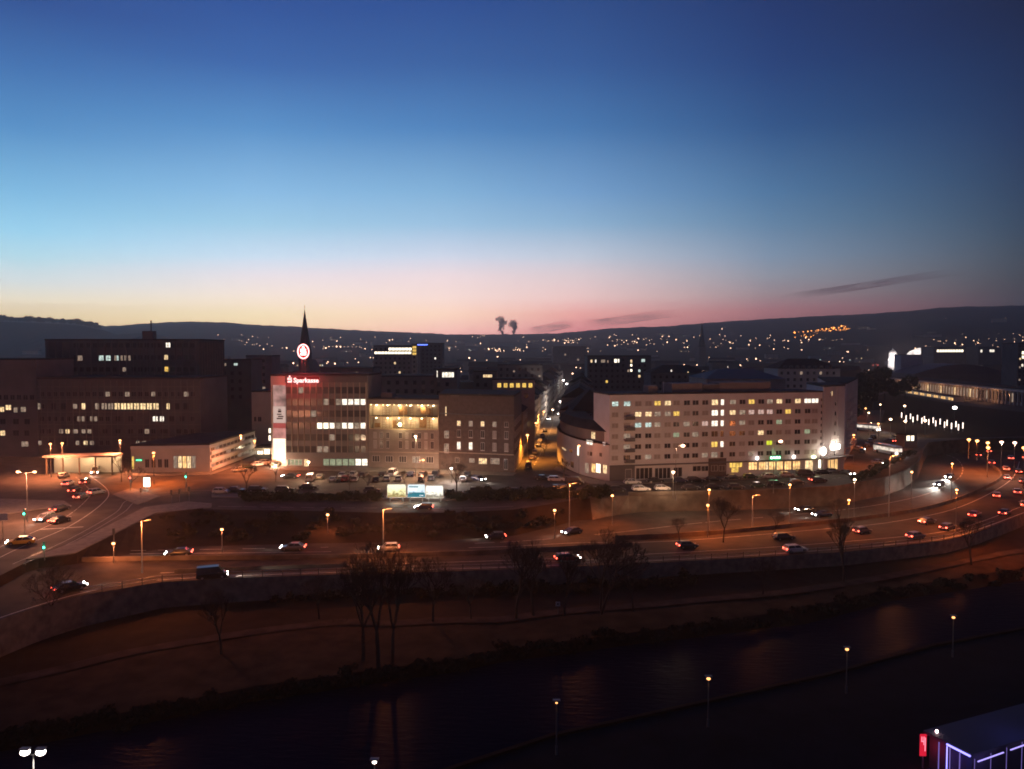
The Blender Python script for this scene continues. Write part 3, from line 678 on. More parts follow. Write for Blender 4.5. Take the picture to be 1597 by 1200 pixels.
for (u0, u1) in ((703, 716), (724, 737), (746, 751)):
    y = f4.A.y + 4; x0 = (u0 - CX) / FPX * y; x1 = (u1 - CX) / FPX * y
    f4.px(u0, 615, u1, 617.6, 'x', F3)

# ------------------------------------------------------------------ middle building with the glazed two-storey hall
A3 = P(575.3, 729); B3 = P(684.6, 731.5); f3 = Fac(A3, B3)
x0, zt = f3.hit(573.5, 630); x1, zb = f3.hit(683.5, 671); x0 = max(.3, x0); x1 = min(f3.len - .2, x1)
H3 = 20.2
c3 = back(A3, B3, 18); o3 = Vector((sum(p[0] for p in c3) / 4, sum(p[1] for p in c3) / 4, 0))
r3 = thing('office_building', 'grey stone office building with a brightly lit two-storey glazed hall upstairs', 'building', o3); f3.root = r3
def slab3(name, a, b2, z0_, z1_, o0_, o1_, m): return f3.box(name, a, b2, z0_, z1_, o0_, o1_, m)
slab3('wall', 0, f3.len, -.3, zb, -18, 0, M_beige if False else mat('grey_stone', (.20, .17, .15), .85, noise=.15, scale=.4))
slab3('wall', 0, x0, zb, H3, -18, 0, MATS['grey_stone']); slab3('wall', x1, f3.len, zb, H3, -18, 0, MATS['grey_stone'])
slab3('wall', x0, x1, zb, H3, -18, -3.6, M_cream); slab3('lintel', x0, x1, zt, H3, -3.6, 0, MATS['grey_stone'])
zm = (zt + zb) / 2 - .1
slab3('hall_floor', x0, x1, zm - .15, zm + .15, -3.58, -.35, M_conc)
slab3('roof', -.1, f3.len + .1, H3 + .003, H3 + .4, -18, .1, M_roof)
nb = 6
fr3 = MB()
for i in range(nb + 1):
    x = x0 + (x1 - x0) * i / nb; fr3.box(x - .07, x + .07, -.02, .14, zb, zt)
fr3.box(x0 + .07, x1 - .07, -.02, .13, zb, zb + .15); fr3.box(x0 + .07, x1 - .07, -.02, .13, zt - .15, zt); fr3.box(x0 + .07, x1 - .07, -.02, .13, zm - .12, zm + .12)
place('window_frame', fr3.mesh('window_frame', mat('brass_frame', (.55, .42, .25), .5)), r3, f3.loc(0, 0), f3.ang)
# shelves, stairs and panels inside the hall
M_in = mat('hall_wood', (.30, .17, .08), .7, noise=.3, scale=1.5)
for i, xx in enumerate([.19, .25, .60, .83, .88]):
    x = x0 + (x1 - x0) * xx
    mb = MB(); 
    for s_ in (-.45, .45): mb.box(x + s_ - .05, x + s_ + .05, 1.4, 1.5, zb + .2, zt - .6)
    for k in range(9): mb.box(x - .4, x + .4, 1.42, 1.5, zb + .5 + k * .72, zb + .6 + k * .72)
    place('rack', mb.mesh('rack', M_in), r3, f3.loc(0, 0), f3.ang)
for (a, b2, z0_, z1_) in [(.04, .12, zb + .3, zb + 1.6), (.40, .52, zm + .4, zt - 1), (.70, .80, zb + .3, zm - .5), (.72, .86, zm + .8, zt - 1.1), (.30, .36, zb + .2, zb + 2.4)]:
    mb = MB(); mb.box(x0 + (x1 - x0) * a, x0 + (x1 - x0) * b2, 2.2, 2.6, z0_, z1_); place('partition', mb.mesh('partition', M_in), r3, f3.loc(0, 0), f3.ang)
lm = MB(); lm.ball((0, 0, 0), .22, 8, 5, 1, 1, .6); lme = lm.mesh('ceiling_lamp', emit('hall_lamp', (1, .82, .45), 14))
for i in range(6):
    for z in (zt - .5, zm - .45):
        x = x0 + (x1 - x0) * (i + .5) / 6; place('ceiling_lamp', lme, r3, f3.loc(x, z, -1.2))
        if i % 2 == (0 if z > zm else 1): light('bulb', (1, .68, .30), 420, f3.loc(x, z - .4, -1.6), r3, .3)
for i in range(12): place('ceiling_lamp', lme, r3, f3.loc(x0 + (x1 - x0) * (i + .3 + .4 * random.random()) / 12, zt - .25, .1), 0, (.45, .45, .45))
for i in range(10):
    u = 585 + i * 9.9
    if 611 < u < 616: continue
    x, _ = f3.hit(u, 690)
    if x > f3.len - 1.5: continue
    for z, hh in ((6.9, 2.4), (10.2 - .6, 1.9)): f3.win(x, z, .95, hh, 'b' if (i * 7) % 5 < 2 else 'd', F2)
f3.box('cornice', 0, f3.len, 4.5, 4.75, 0, .2, M_beige)
for i in range(5): f3.win(2.2 + i * 4.1, 2.6, 2.3, 1.9, 'd' if i != 3 else 'x', F3)
rooftop(r3, f3, 5.0, H3 + .4, 3.6, 3, 1.4)
mb = MB(); mb.ball((0, 0, 0), .5, 10, 7); fl = thing('floodlight', 'dazzling round floodlight in the middle of the glazed hall front', 'lamp', f3.A + f3.d * f3.hit(625, 662)[0] + f3.n * .9 + Vector((0, 0, f3.hit(625, 662)[1])))
mb.build('bulb_glass', emit('flood_glow', (1, .80, .40), 20), fl, smooth=True); mb = MB(); mb.box(-.05, .05, .3, .9, -.05, .05); mb.build('bracket', M_pole, fl); light('bulb', (1, .72, .35), 900, (0, -.9, 0), fl)

# ------------------------------------------------------------------ savings bank with the red signs
A2 = P(447, 727.3); B2 = P(574.6, 729); H2 = 27.2
r2 = block('bank_building', 'seven-storey bank with a dark gridded facade and red illuminated signs', 'building', back(A2, B2, 16), H2, M_greywall, M_roof)
f2 = Fac(A2, B2, r2)
vs2 = [609, 627.2, 645.5, 664.2, 682.5, 701]
for r, vv in enumerate(vs2):
    for i in range(13):
        u = 450.5 + i * 9.65; x, z = f2.hit(u, vv); p = 'd'
        if r == 1 and i >= 8: p = 'o' if i != 8 else 'x'
        if r == 3 and i >= 5: p = {5: 'B', 6: 'B', 7: 'o', 8: 'x', 9: 'o', 10: 'o', 11: 'x', 12: 'o'}[i]
        if (r, i) == (2, 4): p = 'x'
        if (r, i) in ((1, 6), (0, 2), (5, 6), (5, 5), (4, 7)): p = 'x'
        f2.win(x, z, 1.62, 1.9 if p in 'oB' else 2.0, p, FD1)
for i in range(14):
    x, _ = f2.hit(445.8 + i * 9.65, 660)
    if 0 < x < f2.len: f2.box('fin', x - .09, x + .09, 4.4, 25.2, 0, .32, M_beige)
f2.box('parapet_band', .02, f2.len - .02, 25.2, 27.1, 0, .34, M_darkwall)
for i in range(7):
    u0 = 504 + i * 10; f2.px(u0, 715.5, u0 + 9.6, 726.8, 'o' if i > 4 else 'g', FD1)
f2.px(447.5, 716.5, 472, 726, 'g', F4); f2.px(474, 716, 480.5, 729, 'w', F1)
# banner tower
Ab = P(424, 726.8)
rb_ = block('stair_tower', 'pale stair tower at the left end of the bank, lit from below', 'building', back(Ab, (A2.x - .05, A2.y), 14), 27.0, M_cream, M_roof)
fb = Fac(Ab, (A2.x, A2.y), rb_)
bn = thing('banner', 'tall pink and white advertising banner hung down the stair tower', 'banner', fb.A + fb.d * fb.len / 2 + fb.n * .12, fb.ang)
def strip(name, u0, v0, u1, v1, m, out=.12, root=bn, F=fb):
    x0, z1 = F.hit(u0, v0); x1, z0 = F.hit(u1, v1); mb = MB(); mb.box(x0, x1, -out - .02, -out + .02, z0, z1); p = F.A - root.location; p.z = -root.location.z
    q = Matrix.Rotation(-F.ang, 4, 'Z') @ Vector((p.x, p.y, p.z)); return place(name, mb.mesh(name, m), root, q, 0)
def glow_print(name, col, st, tex, sc): return emit(name, col, st, tex, sc)  # floodlight falling on the banner is put into the prints as their own glow
strip('print_panel', 426.2, 601, 446, 634, glow_print('banner_photo', (1, .55, .48), .38, .75, .35))
strip('print_panel', 426.2, 634.1, 446, 660, glow_print('banner_white', (1, .70, .60), .62, .05, .5))
strip('print_panel', 426.2, 660.1, 446, 668, glow_print('banner_red', (.85, .16, .14), .5, .1, .5))
strip('print_panel', 426.2, 668.1, 446, 684, glow_print('banner_pink', (1, .42, .36), .62, .3, .5))
strip('print_panel', 426.2, 684.1, 446, 717, glow_print('banner_flood_glow', (1, .80, .60), 1.9, .15, .2))  # bright foot: the floodlight's pool as glow of the panel
M_ink = mat('banner_ink', (.05, .02, .02), .8)
for (a, b2, c_, d_) in [(434.5, 638, 438.5, 639.3), (434, 640.2, 439, 643.5), (432.5, 645.5, 439.5, 647.3), (434, 648.8, 442.5, 650.8), (432, 652, 441.5, 654)]: strip('print_mark', a, b2, c_, d_, M_ink, .18)
l = light('floodlight', (1, .74, .48), 2600, (0, -2.6, 1.0), bn, .3)
mb = MB(); mb.ball((0, -2.2, .6), .35, 8, 5); mb.build('floodlight_head', emit('flood_head', (1, .85, .65), 12), bn)
def letters(body, size, m, root, loc, ext=.08):
    cu = bpy.data.curves.new('lettering', 'FONT'); cu.body = body; cu.size = size; cu.extrude = ext; cu.offset = .03 * size; cu.resolution_u = 2
    tmp = bpy.data.objects.new('tmp', cu); COL.objects.link(tmp); dg = bpy.context.evaluated_depsgraph_get()
    me = bpy.data.meshes.new_from_object(tmp.evaluated_get(dg)); bpy.data.objects.remove(tmp)
    me.transform(Matrix.Rotation(PI / 2, 4, 'X')); me.materials.clear(); me.materials.append(m)
    return place('lettering', me, root, loc)
RED = emit('red_sign_glow', (1, .10, .09), 2.2); WRED = emit('sign_letters', (1, .45, .42), 2.6)
xs, zs = f2.hit(453, 593)
sg = thing('bank_sign', 'glowing word Sparkasse with its S emblem on the bank roof edge', 'sign', f2.A + f2.d * xs + f2.n * .5 + Vector((0, 0, zs)), f2.ang)
letters('Sparkasse', 1.95, WRED, sg, (1.15, -.1, -.7))
def s_logo(s):
    mb = MB(); mb.ball((0, 0, 1.05 * s), .26 * s, 10, 6, 1, .3, 1)
    mb.box(-.62 * s, .62 * s, -.1, .1, .45 * s, .68 * s); mb.box(-.62 * s, -.36 * s, -.1, .1, .0, .45 * s); mb.box(-.36 * s, .62 * s, -.1, .1, -.02, .2 * s)
    mb.box(.36 * s, .62 * s, -.1, .1, -.45 * s, -.02); mb.box(-.62 * s, .36 * s, -.1, .1, -.45 * s, -.25 * s)
    mb.box(-.62 * s, .62 * s, -.1, .1, -.7 * s, -.47 * s); mb.box(-.3 * s, .62 * s, -.1, .1, .28 * s, .37 * s)
    return mb
place('emblem', s_logo(1.05).mesh('emblem', WRED), sg, (0, -.1, 0))
mb = MB(); mb.box(-1.0, 8.9, .12, .2, -.95, .95); mb.build('backing_panel', emit('red_sign_back', (1, .03, .03), .22), sg)
mb = MB(); mb.box(0, .1, .2, .5, -.1, .1); mb.box(7, 7.1, .2, .5, -.1, .1); mb.build('bracket', M_pole, sg)
light('bulb', (1, .06, .06), 1500, (1.5, -2.6, 0), sg, .4); light('bulb', (1, .06, .06), 900, (6.5, -2.2, 0), sg, .4)
pl = at_depth(473, 548.5, A2.y + 5)
lg = thing('emblem_sign', 'round red ring sign with a white S emblem standing on the bank roof', 'sign', Vector((pl.x, pl.y, H2 + .5)), 0)
zc = pl.z - H2 - .5; mb = MB(); n = 28; vs_ = []; 
for i in range(n):
    a = 2 * PI * i / n
    for rr, yy in ((1.95, -.15), (1.62, -.15), (1.62, .15), (1.95, .15)): vs_.append((rr * .93 * math.cos(a), yy, zc + rr * 1.18 * math.sin(a)))
mb.add(vs_, [(4 * i + k, 4 * i + (k + 1) % 4, 4 * ((i + 1) % n) + (k + 1) % 4, 4 * ((i + 1) % n) + k) for i in range(n) for k in range(4)])
mb.build('ring', emit('ring_glow', (1, .38, .36), 4.0), lg)
lm_ = s_logo(1.35); place('emblem', lm_.mesh('emblem', emit('emblem_glow', (1, .72, .66), 5)), lg, (0, -.1, zc - .15))
mb = MB(); mb.bar((-.5, .3, 0), (-.5, .3, zc - 1.6), .1); mb.bar((.5, .3, 0), (.5, .3, zc - 1.6), .1); mb.bar((-1.2, .3, 0), (1.2, .3, 0), .1); mb.bar((0, .3, zc - 2.3), (0, .3, zc + 2), .08); mb.build('mast', M_pole, lg)
mb = MB(); mb.add([(1.6 * .93 * math.cos(2 * PI * i / 24), .06, zc + 1.6 * 1.18 * math.sin(2 * PI * i / 24)) for i in range(24)], [tuple(range(24))]); mb.build('face', emit('emblem_face', (1, .03, .03), .9), lg)
light('bulb', (1, .05, .05), 3500, (0, -1.5, zc - 1), lg, .5); light('bulb', (1, .05, .05), 900, (0, 1.8, zc), lg, .5)
# ------------------------------------------------------------------ office complex on the left
rw = random.Random(21)
def facbox(name, label, u0, u1, D, h, dep, mw_, mr_=M_roof, cat='building', group=None, kind='flat', ridge=3.0, skew=0.0):
    a = at_depth(u0, 600, D); b2 = at_depth(u1, 600, D + skew)
    r = block(name, label, cat, back(a, b2, dep), h, mw_, mr_, group, kind=kind, ridge=ridge)
    return r, Fac(a, b2, r)
rT, fT = facbox('office_tower', 'tall dark office tower at far left with three lit windows above each other', 72, 311, 292, 38.3, 26, M_darkwall)
for u, v, p in [(262.5, 538.5, 'o'), (260, 557.5, 'w'), (260.5, 576, 'y')]: fT.px(u - 4, v - 4, u + 3.5, v + 4, p, F22)
for u, p in [(125, 'x'), (158, 'c'), (169, 'c'), (180, 'x'), (184, 'c'), (190, 'x'), (196, 'x'), (202, 'x')]: fT.px(u - (4 if u < 175 else 2), 554.5, u + (4 if u < 175 else 2), 563, p, F22)
fT.px(191, 573, 198, 580, 'x', F22)
for r in range(9):
    for i in range(19):
        u = 118 + i * 10.1; v = 539 + r * 18.7 / 2 * 1.0
        if r % 2 or (r in (0, 2, 4) and (abs(u - 261) < 7 or r == 2 and 120 < u < 208 or r == 4 and 186 < u < 203)): continue
        if v < 600: fT.px(u - 3.6, v - 3.6, u + 3.6, v + 3.6, 'd', FD2)
sT = Fac(fT.B, (fT.B.x, fT.B.y + 26), rT)
for k in range(10): sT.box('pilaster', 1 + k * 2.6, 1.5 + k * 2.6, 0, 38, 0, .25, M_brick)
sT.box('wall_panel', .3, 25.7, 8, 37.5, 0, .06, mat('reddish_render', (.16, .10, .085), .9, noise=.15, scale=.3))
rooftop(rT, fT, 37, 38.8, 4, 3, 3, M_greywall); mb = MB(); mb.bar((0, 0, 0), (0, 0, 4), .25); place('chimney_pipe', mb.mesh('chimney_pipe', M_greywall), rT, fT.loc(37.5, 41.8, -4))
rL, fL = facbox('office_building', 'long dark office block with a bright row of lit windows before the dark tower', 58, 312, 252, 25.5, 24, M_darkwall)
def lrow(v, us, hh=8.5, fr=None):
    for u0, u1, p in us: fL.px(u0, v - hh / 2, u1, v + hh / 2, p, fr or FD2)
lrow(634, [(158 + i * 10.1, 167.2 + i * 10.1, 'xxwwwwwww'[i] if i else 'x') for i in range(9)] + [(127, 133.5, 'w'), (148, 155, 'x'), (259.5, 265, 'w'), (57.8 + 1, 64, 'x'), (80, 87, 'd'), (95, 103, 'd'), (272, 280, 'd'), (286, 294, 'd')], 10.5)
lrow(653.5, [(238, 246.5, 'o'), (249, 256, 'o'), (264, 272, 'd'), (280, 288, 'd'), (200, 208, 'd'), (180, 188, 'd')] + [(114 + i * 6.6, 119 + i * 6.6, 'x' if i % 3 else 'd') for i in range(6)], 8.5)
lrow(673, [(92, 99, 'x'), (102, 109, 'w'), (113, 122, 'x'), (127, 134, 'x'), (136, 143, 'x'), (160, 168, 'd'), (180, 188, 'd'), (200, 208, 'd'), (250, 262, 'd'), (275, 284, 'd')], 7)
lrow(691, [(252, 257, 'w'), (258, 261, 'o'), (266, 271, 'o'), (274, 283, 'o'), (286, 291, 'w'), (297, 306, 'o'), (212, 218, 'x'), (222, 228, 'x'), (184, 190, 'x'), (118, 124, 'x'), (130, 137, 'w'), (140, 147, 'x'), (59.5, 66, 'x'), (34 + 40, 82, 'd'), (96, 104, 'd')], 7)
for i in range(26): fL.box('mullion', 1 + i * 2.04, 1.16 + i * 2.04, 4, 25, .0, .2, M_greywall)
for i in range(22): fT.box('mullion', 1.2 + i * 2.6, 1.4 + i * 2.6, 20, 38, .0, .25, M_greywall)
for v_, skip in ((615, ()), (634, ((78, 103), (124, 312))), (653.5, ((112, 152), (178, 292))), (673, ((90, 145), (158, 210), (248, 286))), (691, ((58, 150), (182, 308)))):
    for i in range(24):
        u = 66 + i * 10.2
        if any(a - 4 < u < b2 + 4 for a, b2 in skip): continue
        fL.px(u - 3.8, v_ - 4, u + 3.8, v_ + 4, 'd' if rw.random() > .12 else 'x', FG2)
for z in (6.9, 10.9, 14.9, 19, 23): fL.box('string_course', 0, fL.len, z - .1, z + .1, 0, .12, M_greywall)
rM, fM = facbox('office_building', 'dark building at the left edge of the view with a short row of lit windows', -70, 57, 256, 31.5, 22, M_greywall)
for u0, u1, v, p in [(0, 7, 639, 'w'), (8.5, 18, 636, 'w'), (21, 28, 640, 'x'), (32, 41, 639, 'x'), (0, 8.5, 676, 'w'), (33, 45, 693, 'x'), (-12, -4, 639, 'w'), (-30, -20, 676, 'd'), (20, 30, 676, 'd'), (38, 46, 676, 'd'), (20, 30, 658, 'd'), (0, 9, 658, 'd'), (38, 47, 658, 'd')]: fM.px(u0, v - 4.5, u1, v + 4, p, FD2)
for v_ in (620, 639, 658, 676, 693):
    for i in range(12):
        u = -62 + i * 10.2
        if -16 < u < 52 and v_ != 620: continue
        fM.px(u - 3.8, v_ - 4, u + 3.8, v_ + 4, 'd', FG2)
# low pavilion and its angled wing
A = P(205, 738.5); B = P(328, 736)
xw = B.x; rP = block('pavilion_building', 'low pale flat-roofed building at the crossroads with tall lit windows and a green sign', 'building', [(A.x, A.y), (B.x, B.y), (B.x + .5, B.y + 38), (A.x + 6, A.y + 30)], 7.7, M_cream, M_roof2)
fP = Fac(A, B, rP)
for i in range(5): fP.px(270.5 + i * 7.1, 711, 277 + i * 7.1, 731, 'xwnwx'[i], F22)
fP.px(201 + 4.5, 711, 209.5, 733, 'y', F1); fP.box('fascia', 0, fP.len, 6.9, 7.6, 0, .4, M_white_wall)
for i in range(4): fP.px(226 + i * 10, 716, 233 + i * 10, 730, 'd', F2)
xs_, zs_ = fP.hit(217.5, 717.5); sgp = thing('green_sign', 'small glowing green sign on the low pale building at the crossroads', 'sign', fP.A + fP.d * xs_ + fP.n * .5 + Vector((0, 0, zs_)), fP.ang)
mb = MB(); mb.box(-.9, .9, 0, .08, -.35, .35); mb.build('backing_panel', emit('green_box', (.02, .30, .12), .6), sgp)
mb = MB(); [mb.box(-.75 + i * .32, -.55 + i * .32, -.05, 0, -.2, .2 if i % 2 else .12) for i in range(5)]; mb.build('lettering', emit('green_strokes', (.15, 1, .45), 3), sgp)
sP = Fac(B, (B.x + .5, B.y + 38), rP)
for k, z in enumerate((1.7, 4.1, 6.3)):
    sP.box('spandrel', .2, 37.8, z - 1.45, z - .55, 0, .45, M_white_wall)
    for i in range(12): sP.win(2 + i * 3.05, z - .02, 2.7, .95, 'd' if (i * 5 + k) % 7 else 'x', F3)
light('bulb', SOD, 900, (xw - rP.location.x + 8, 0, 5), rP)
# covered entrance with lit back wall
A = P(70, 742); B = P(178, 741)
rE = thing('canopy_building', 'low canopy with a warmly lit back wall at the left end of the crossroads', 'building', (A + B) / 2); fE = Fac(A, B, rE)
fE.box('back_wall', 0, fE.len, 0, 5.0, -5.2, -5, M_white_wall); fE.box('roof', -.3, fE.len + .3, 5.0, 5.5, -5.4, .6, M_greywall)
for i in range(5):
    x = .5 + i * (fE.len - 1) / 4; fE.box('column', x - .15, x + .15, 0, 5, -.15, .15, M_conc)
for i in range(3): light('bulb', (1, .62, .28), 900, fE.loc(3 + i * 7, 4.4, -2.2), rE, .2)
# ------------------------------------------------------------------ blocks behind the front row, placed one by one
used = []
def reg(u0, u1, D, dep): x0 = (u0 - CX) / FPX * D; x1 = (u1 - CX) / FPX * D; used.append((x0 - 3, x1 + 3, D - 3, D + dep + 3))
for a in [(-80, 345, 245, 90), (424, 684, 225, 40), (684, 830, 225, 45), (850, 965, 205, 70), (930, 1330, 200, 60), (1300, 1800, 200, 520)]: reg(*a)
def mid(name, label, u0, u1, vtop, D, dep, mw_, mr_=M_roof, wins=(), kind='flat', ridge=3.0, skew=0):
    h = CAMZ - (vtop - 545) * D / FPX; reg(u0, u1, D, dep)
    if kind != 'flat': h -= ridge
    r, f = facbox(name, label, u0, u1, D, h, dep, mw_, mr_, kind=kind, ridge=ridge, skew=skew)
    for w in wins: f.px(w[0], w[1], w[2], w[3], w[4], w[5] if len(w) > 5 else F1)
    if D < 700 and h > 7 and name != 'sports_hall':
        bx = []
        for w in wins: a_, z1_ = f.hit(w[0], w[1]); b_, z0_ = f.hit(w[2], w[3]); bx.append((a_ - 1.1, b_ + 1.1, z0_ - 1.2, z1_ + 1.2))
        zz = h - 2.2
        while zz > max(2, CAMZ - 75 * D / FPX):
            for k in range(int(f.len / 3.3)):
                x = 1.9 + k * 3.3
                if any(q[0] < x < q[1] and q[2] < zz < q[3] for q in bx): continue
                f.put('window', rw.choice(WQ) if rw.random() < .07 else WD, x, zz, .02, (1.25, 1, 1.5))
            zz -= 3.3
    return r, f
wq = MB(); wq.box(-.5, .5, -.06, 0, -.5, .5); WQ = [wq.mesh('window', PANE[k]) for k in 'owwyxxxxc'] ; WD = wq.mesh('window', M_glass)
mid('office_building', 'distant office building with two long bright window bands stepping up to the right', 583, 650, 540, 560, 24, M_greywall, wins=[(584 + i * 5.2, 548.6, 588.8 + i * 5.2, 552.5, 'B', F2) for i in range(12)] + [(606 + i * 5.2, 542.5, 610.8 + i * 5.2, 547, 'B', F2) for i in range(7)])
mid('office_building', 'narrow lit stair tower at the right end of the distant bright office', 642, 650.5, 538, 556, 3, M_beige, wins=[(643, 540 + i * 5, 649.5, 544 + i * 5, 'y', F2) for i in range(3)])
r, f = mid('long_building', 'distant block with a blue neon line along its roof edge', 650, 690, 536, 640, 20, M_darkwall)
f.box('neon_strip', 0, 9, f.hit(655, 538)[1] - .3, f.hit(655, 538)[1] + .3, 0.1, .3, emit('blue_neon_strip', (.12, .2, 1), 4))
mid('penthouse_building', 'building with a bright white rooftop room behind the dark brick corner building', 676, 713, 577, 300, 14, M_greywall, wins=[(681.2, 568 + 10, 682.6, 589, 'o'), (689, 580.5, 708.5, 589, 'o', F4)])
mid('town_building', 'flat-roofed block with one wide lit rooftop window right of the white rooftop room', 738, 775, 580, 330, 16, M_darkwall, wins=[(753, 584.5, 768, 589, 'w', F4)])
mid('school_building', 'long low building with a row of six yellow lit windows', 768, 834, 593, 275, 10, M_beige, wins=[(775.5 + i * 9.7, 597.5, 782 + i * 9.7, 605, 'y', F2) for i in range(6)])
mid('town_building', 'big plain grey block behind the row of six yellow windows', 776, 846, 570, 420, 20, M_greywall, wins=[(800, 578, 803, 581, 'x'), (840, 585, 843, 588, 'x')])
mid('tower_block', 'dim grey tower block right of the lamp-lined side street in the distance', 862, 916, 541, 1180, 30, M_greywall, wins=[(880, 552, 883, 555, 'x'), (900, 560, 903, 563, 'x')])
mid('town_building', 'distant block with scattered lit windows right of the grey tower block', 916, 1015, 556, 480, 18, M_darkwall, wins=[(921, 543 + 18, 924, 566, 'w'), (937, 561, 944, 566, 'x'), (958, 560, 962, 566, 'B'), (963, 560, 966, 566, 'o'), (983, 561, 986, 566, 'w'), (1000, 560, 1006, 565, 'c'), (983, 568, 986, 572, 'B'), (983, 576, 986, 580, 'B'), (928, 561, 930, 566, 'o'), (947, 562, 949, 566, 'x')])
mid('town_hall', 'wide dark hipped-roof building behind the left half of the white apartment building', 1015, 1105, 570, 420, 22, M_darkwall, kind='hip', ridge=4, wins=[(1046, 577, 1048, 580, 'o'), (1072, 580, 1074, 582, 'w')])
mid('sports_hall', 'large hall with a pale sloping metal roof behind the white apartment building', 1102, 1225, 577, 300, 30, M_beige, mat('pale_metal_roof', (.10, .095, .095), .8, 0), kind='hip', ridge=3.5)
mid('town_building', 'long pale building with dark windows behind the right half of the white apartment building', 1213, 1310, 560, 400, 22, M_cream, M_tile, kind='hip', ridge=5, wins=[(1222 + i * 9.4, 571, 1227 + i * 9.4, 576, 'd', F2) for i in range(9)])
mid('town_building', 'block with cool lit windows left of the bank tower', 343, 392, 562, 330, 14, M_darkwall, wins=[(350, 566.5, 353, 571, 'x'), (364.5, 566.5, 371, 570.5, 'c', F2)])
mid('town_building', 'dark flat block with three small bright windows beside the bank tower', 384, 424, 556, 380, 14, M_greywall, wins=[(386, 578, 390, 582, 'x'), (386, 588, 391, 591, 'o'), (397, 565, 404, 570, 'o', F2), (398, 587, 402, 590, 'o')])
mid('street_house', 'dim house behind the parked cars between the low wing and the bank', 392, 423, 612, 285, 14, M_cream, wins=[(419, 668, 422.5, 676, 'B', F1), (419, 679, 422.5, 688, 'B', F1), (402, 650, 408, 658, 'd', F2), (396, 650, 400, 658, 'd', F2)])
r, f = mid('shop_building', 'bright little shop front left of the bank under the stair tower', 396, 423.3, 700, 262, 8, M_cream, wins=[(401, 703, 411, 716, 'B', F2), (412, 700, 421, 714, 'B', F2)])
light('bulb', (1, .8, .5), 500, f.loc(4, 2.5, 2.5), r)
mid('town_building', 'dark block with tiny lit windows between the bank and the bright office', 500, 582, 575, 330, 18, M_darkwall, M_roof2, wins=[(590 - 20, 583, 574, 586, 'x')])
mid('town_building', 'dark flat-roofed block behind the glazed hall building', 585, 680, 588, 300, 20, M_greywall, M_roof2, wins=[(592, 603, 594, 606, 'w')])
mid('school_building', 'far building with a long bright row of windows under the right-hand hill', 1455, 1510, 542, 1150, 30, M_greywall, wins=[(1461 + i * 4.2, 545.5, 1464.6 + i * 4.2, 549.5, 'B') for i in range(10)])
mid('town_building', 'far small building with two lit windows right of the long bright row', 1525, 1560, 542, 1100, 30, M_darkwall, wins=[(1529, 545.5, 1532, 550, 'o'), (1543, 545.5, 1551, 549.5, 'o', F2)])
mid('tower_block', 'tower block cut off by the right edge of the view with white lit windows', 1586, 1680, 536, 620, 20, M_darkwall, wins=[(1593.5, 548, 1600, 553, 'B'), (1593.5, 555, 1600, 559.5, 'B'), (1593, 568, 1596, 572, 'o'), (1610, 560, 1616, 565, 'o')])
r, f = mid('museum_building', 'beige floodlit building behind the dark trees at right', 1404, 1437, 554, 820, 14, M_white_wall)
light('floodlight', (1, .66, .38), 26000, f.loc(5, 6, 9), r, 1.0); light('floodlight', (1, .66, .38), 26000, f.loc(16, 6, 9), r, 1.0)
p = at_depth(1421, 553, 830); t_ = thing('glass_pavilion', 'white glowing glass gable on top of the beige floodlit building', 'building', (p.x, p.y - 8, 29.2)); mb = MB(); mb.add([(-6, 0, 0), (6, 0, 0), (6, 6, 0), (-6, 6, 0), (-3, 0, 3.5), (6, 0, 7), (6, 6, 7), (-3, 6, 3.5)], [(0, 3, 2, 1), (4, 5, 6, 7), (0, 1, 5, 4), (1, 2, 6, 5), (2, 3, 7, 6), (3, 0, 4, 7)]); mb.build('glazing', emit('glass_glow', (1, .9, .85), 1.3, .4, .3), t_)
p = at_depth(1392, 552, 900); t_ = thing('domed_church', 'small brilliantly lit white dome above the dark trees at right', 'church', (p.x, p.y, 0))
mb = MB(); mb.prism([(5 * math.cos(i * PI / 4), 5 * math.sin(i * PI / 4)) for i in range(8)], 0, 24.5); mb.build('drum', M_white_wall, t_)
mb = MB(); mb.prism([(4 * math.cos(i * PI / 6), 4 * math.sin(i * PI / 6)) for i in range(12)], 24.5, 29.5); mb.ball((0, 0, 29.5), 4.2, 12, 8, 1, 1, 1.15); mb.ball((0, 0, 35.2), .8, 8, 5); mb.build('dome', M_white_wall, t_, smooth=True)
for a in (-1, 1): light('floodlight', (1, .9, .86), 22000, (a * 8, -10, 24), t_, .6)
# long colonnaded building at right
A = P(1392, 607); B = P(1640, 640); rC = block('colonnade_building', 'long low building with many lit bays between columns beyond the dark lawn at right', 'building', back(A, B, 18), 10.2, M_beige, M_roof); fC = Fac(A, B, rC); nC = 52
for i in range(nC):
    x = (i + .5) * fC.len / nC; fC.box('column', x - .35, x + .35, 0, 8.6, .0, .9, M_cream)
    lit = (.16 < i / nC < .62)
    if i < nC - 1: fC.win(x + fC.len / nC / 2, 4.6, fC.len / nC - 1.0, 6.2, ('x' if (i * 7) % 5 else 'w') if lit else ('x' if (i * 3) % 7 == 0 else 'd'), F1)
fC.box('cornice', 0, fC.len, 8.65, 9.4, 0, 1.4, M_cream)
for i in range(7): light('bulb', (1, .45, .20), 1400, fC.loc(20 + i * fC.len / 9, 5, 7), rC, .5)
A = P(1388, 610); B = P(1487, 627); rD = block('terrace_building', 'low terrace wall with a continuous lit strip in front of the colonnade', 'building', back(A, B, 6), 3.4, M_cream, M_roof2, parapet=.3); fD = Fac(A, B, rD)
for i in range(30): fD.win((i + .5) * fD.len / 30, 1.7, fD.len / 30 - .7, 2.0, 'nx'[(i * 5) % 3 == 0], F2)
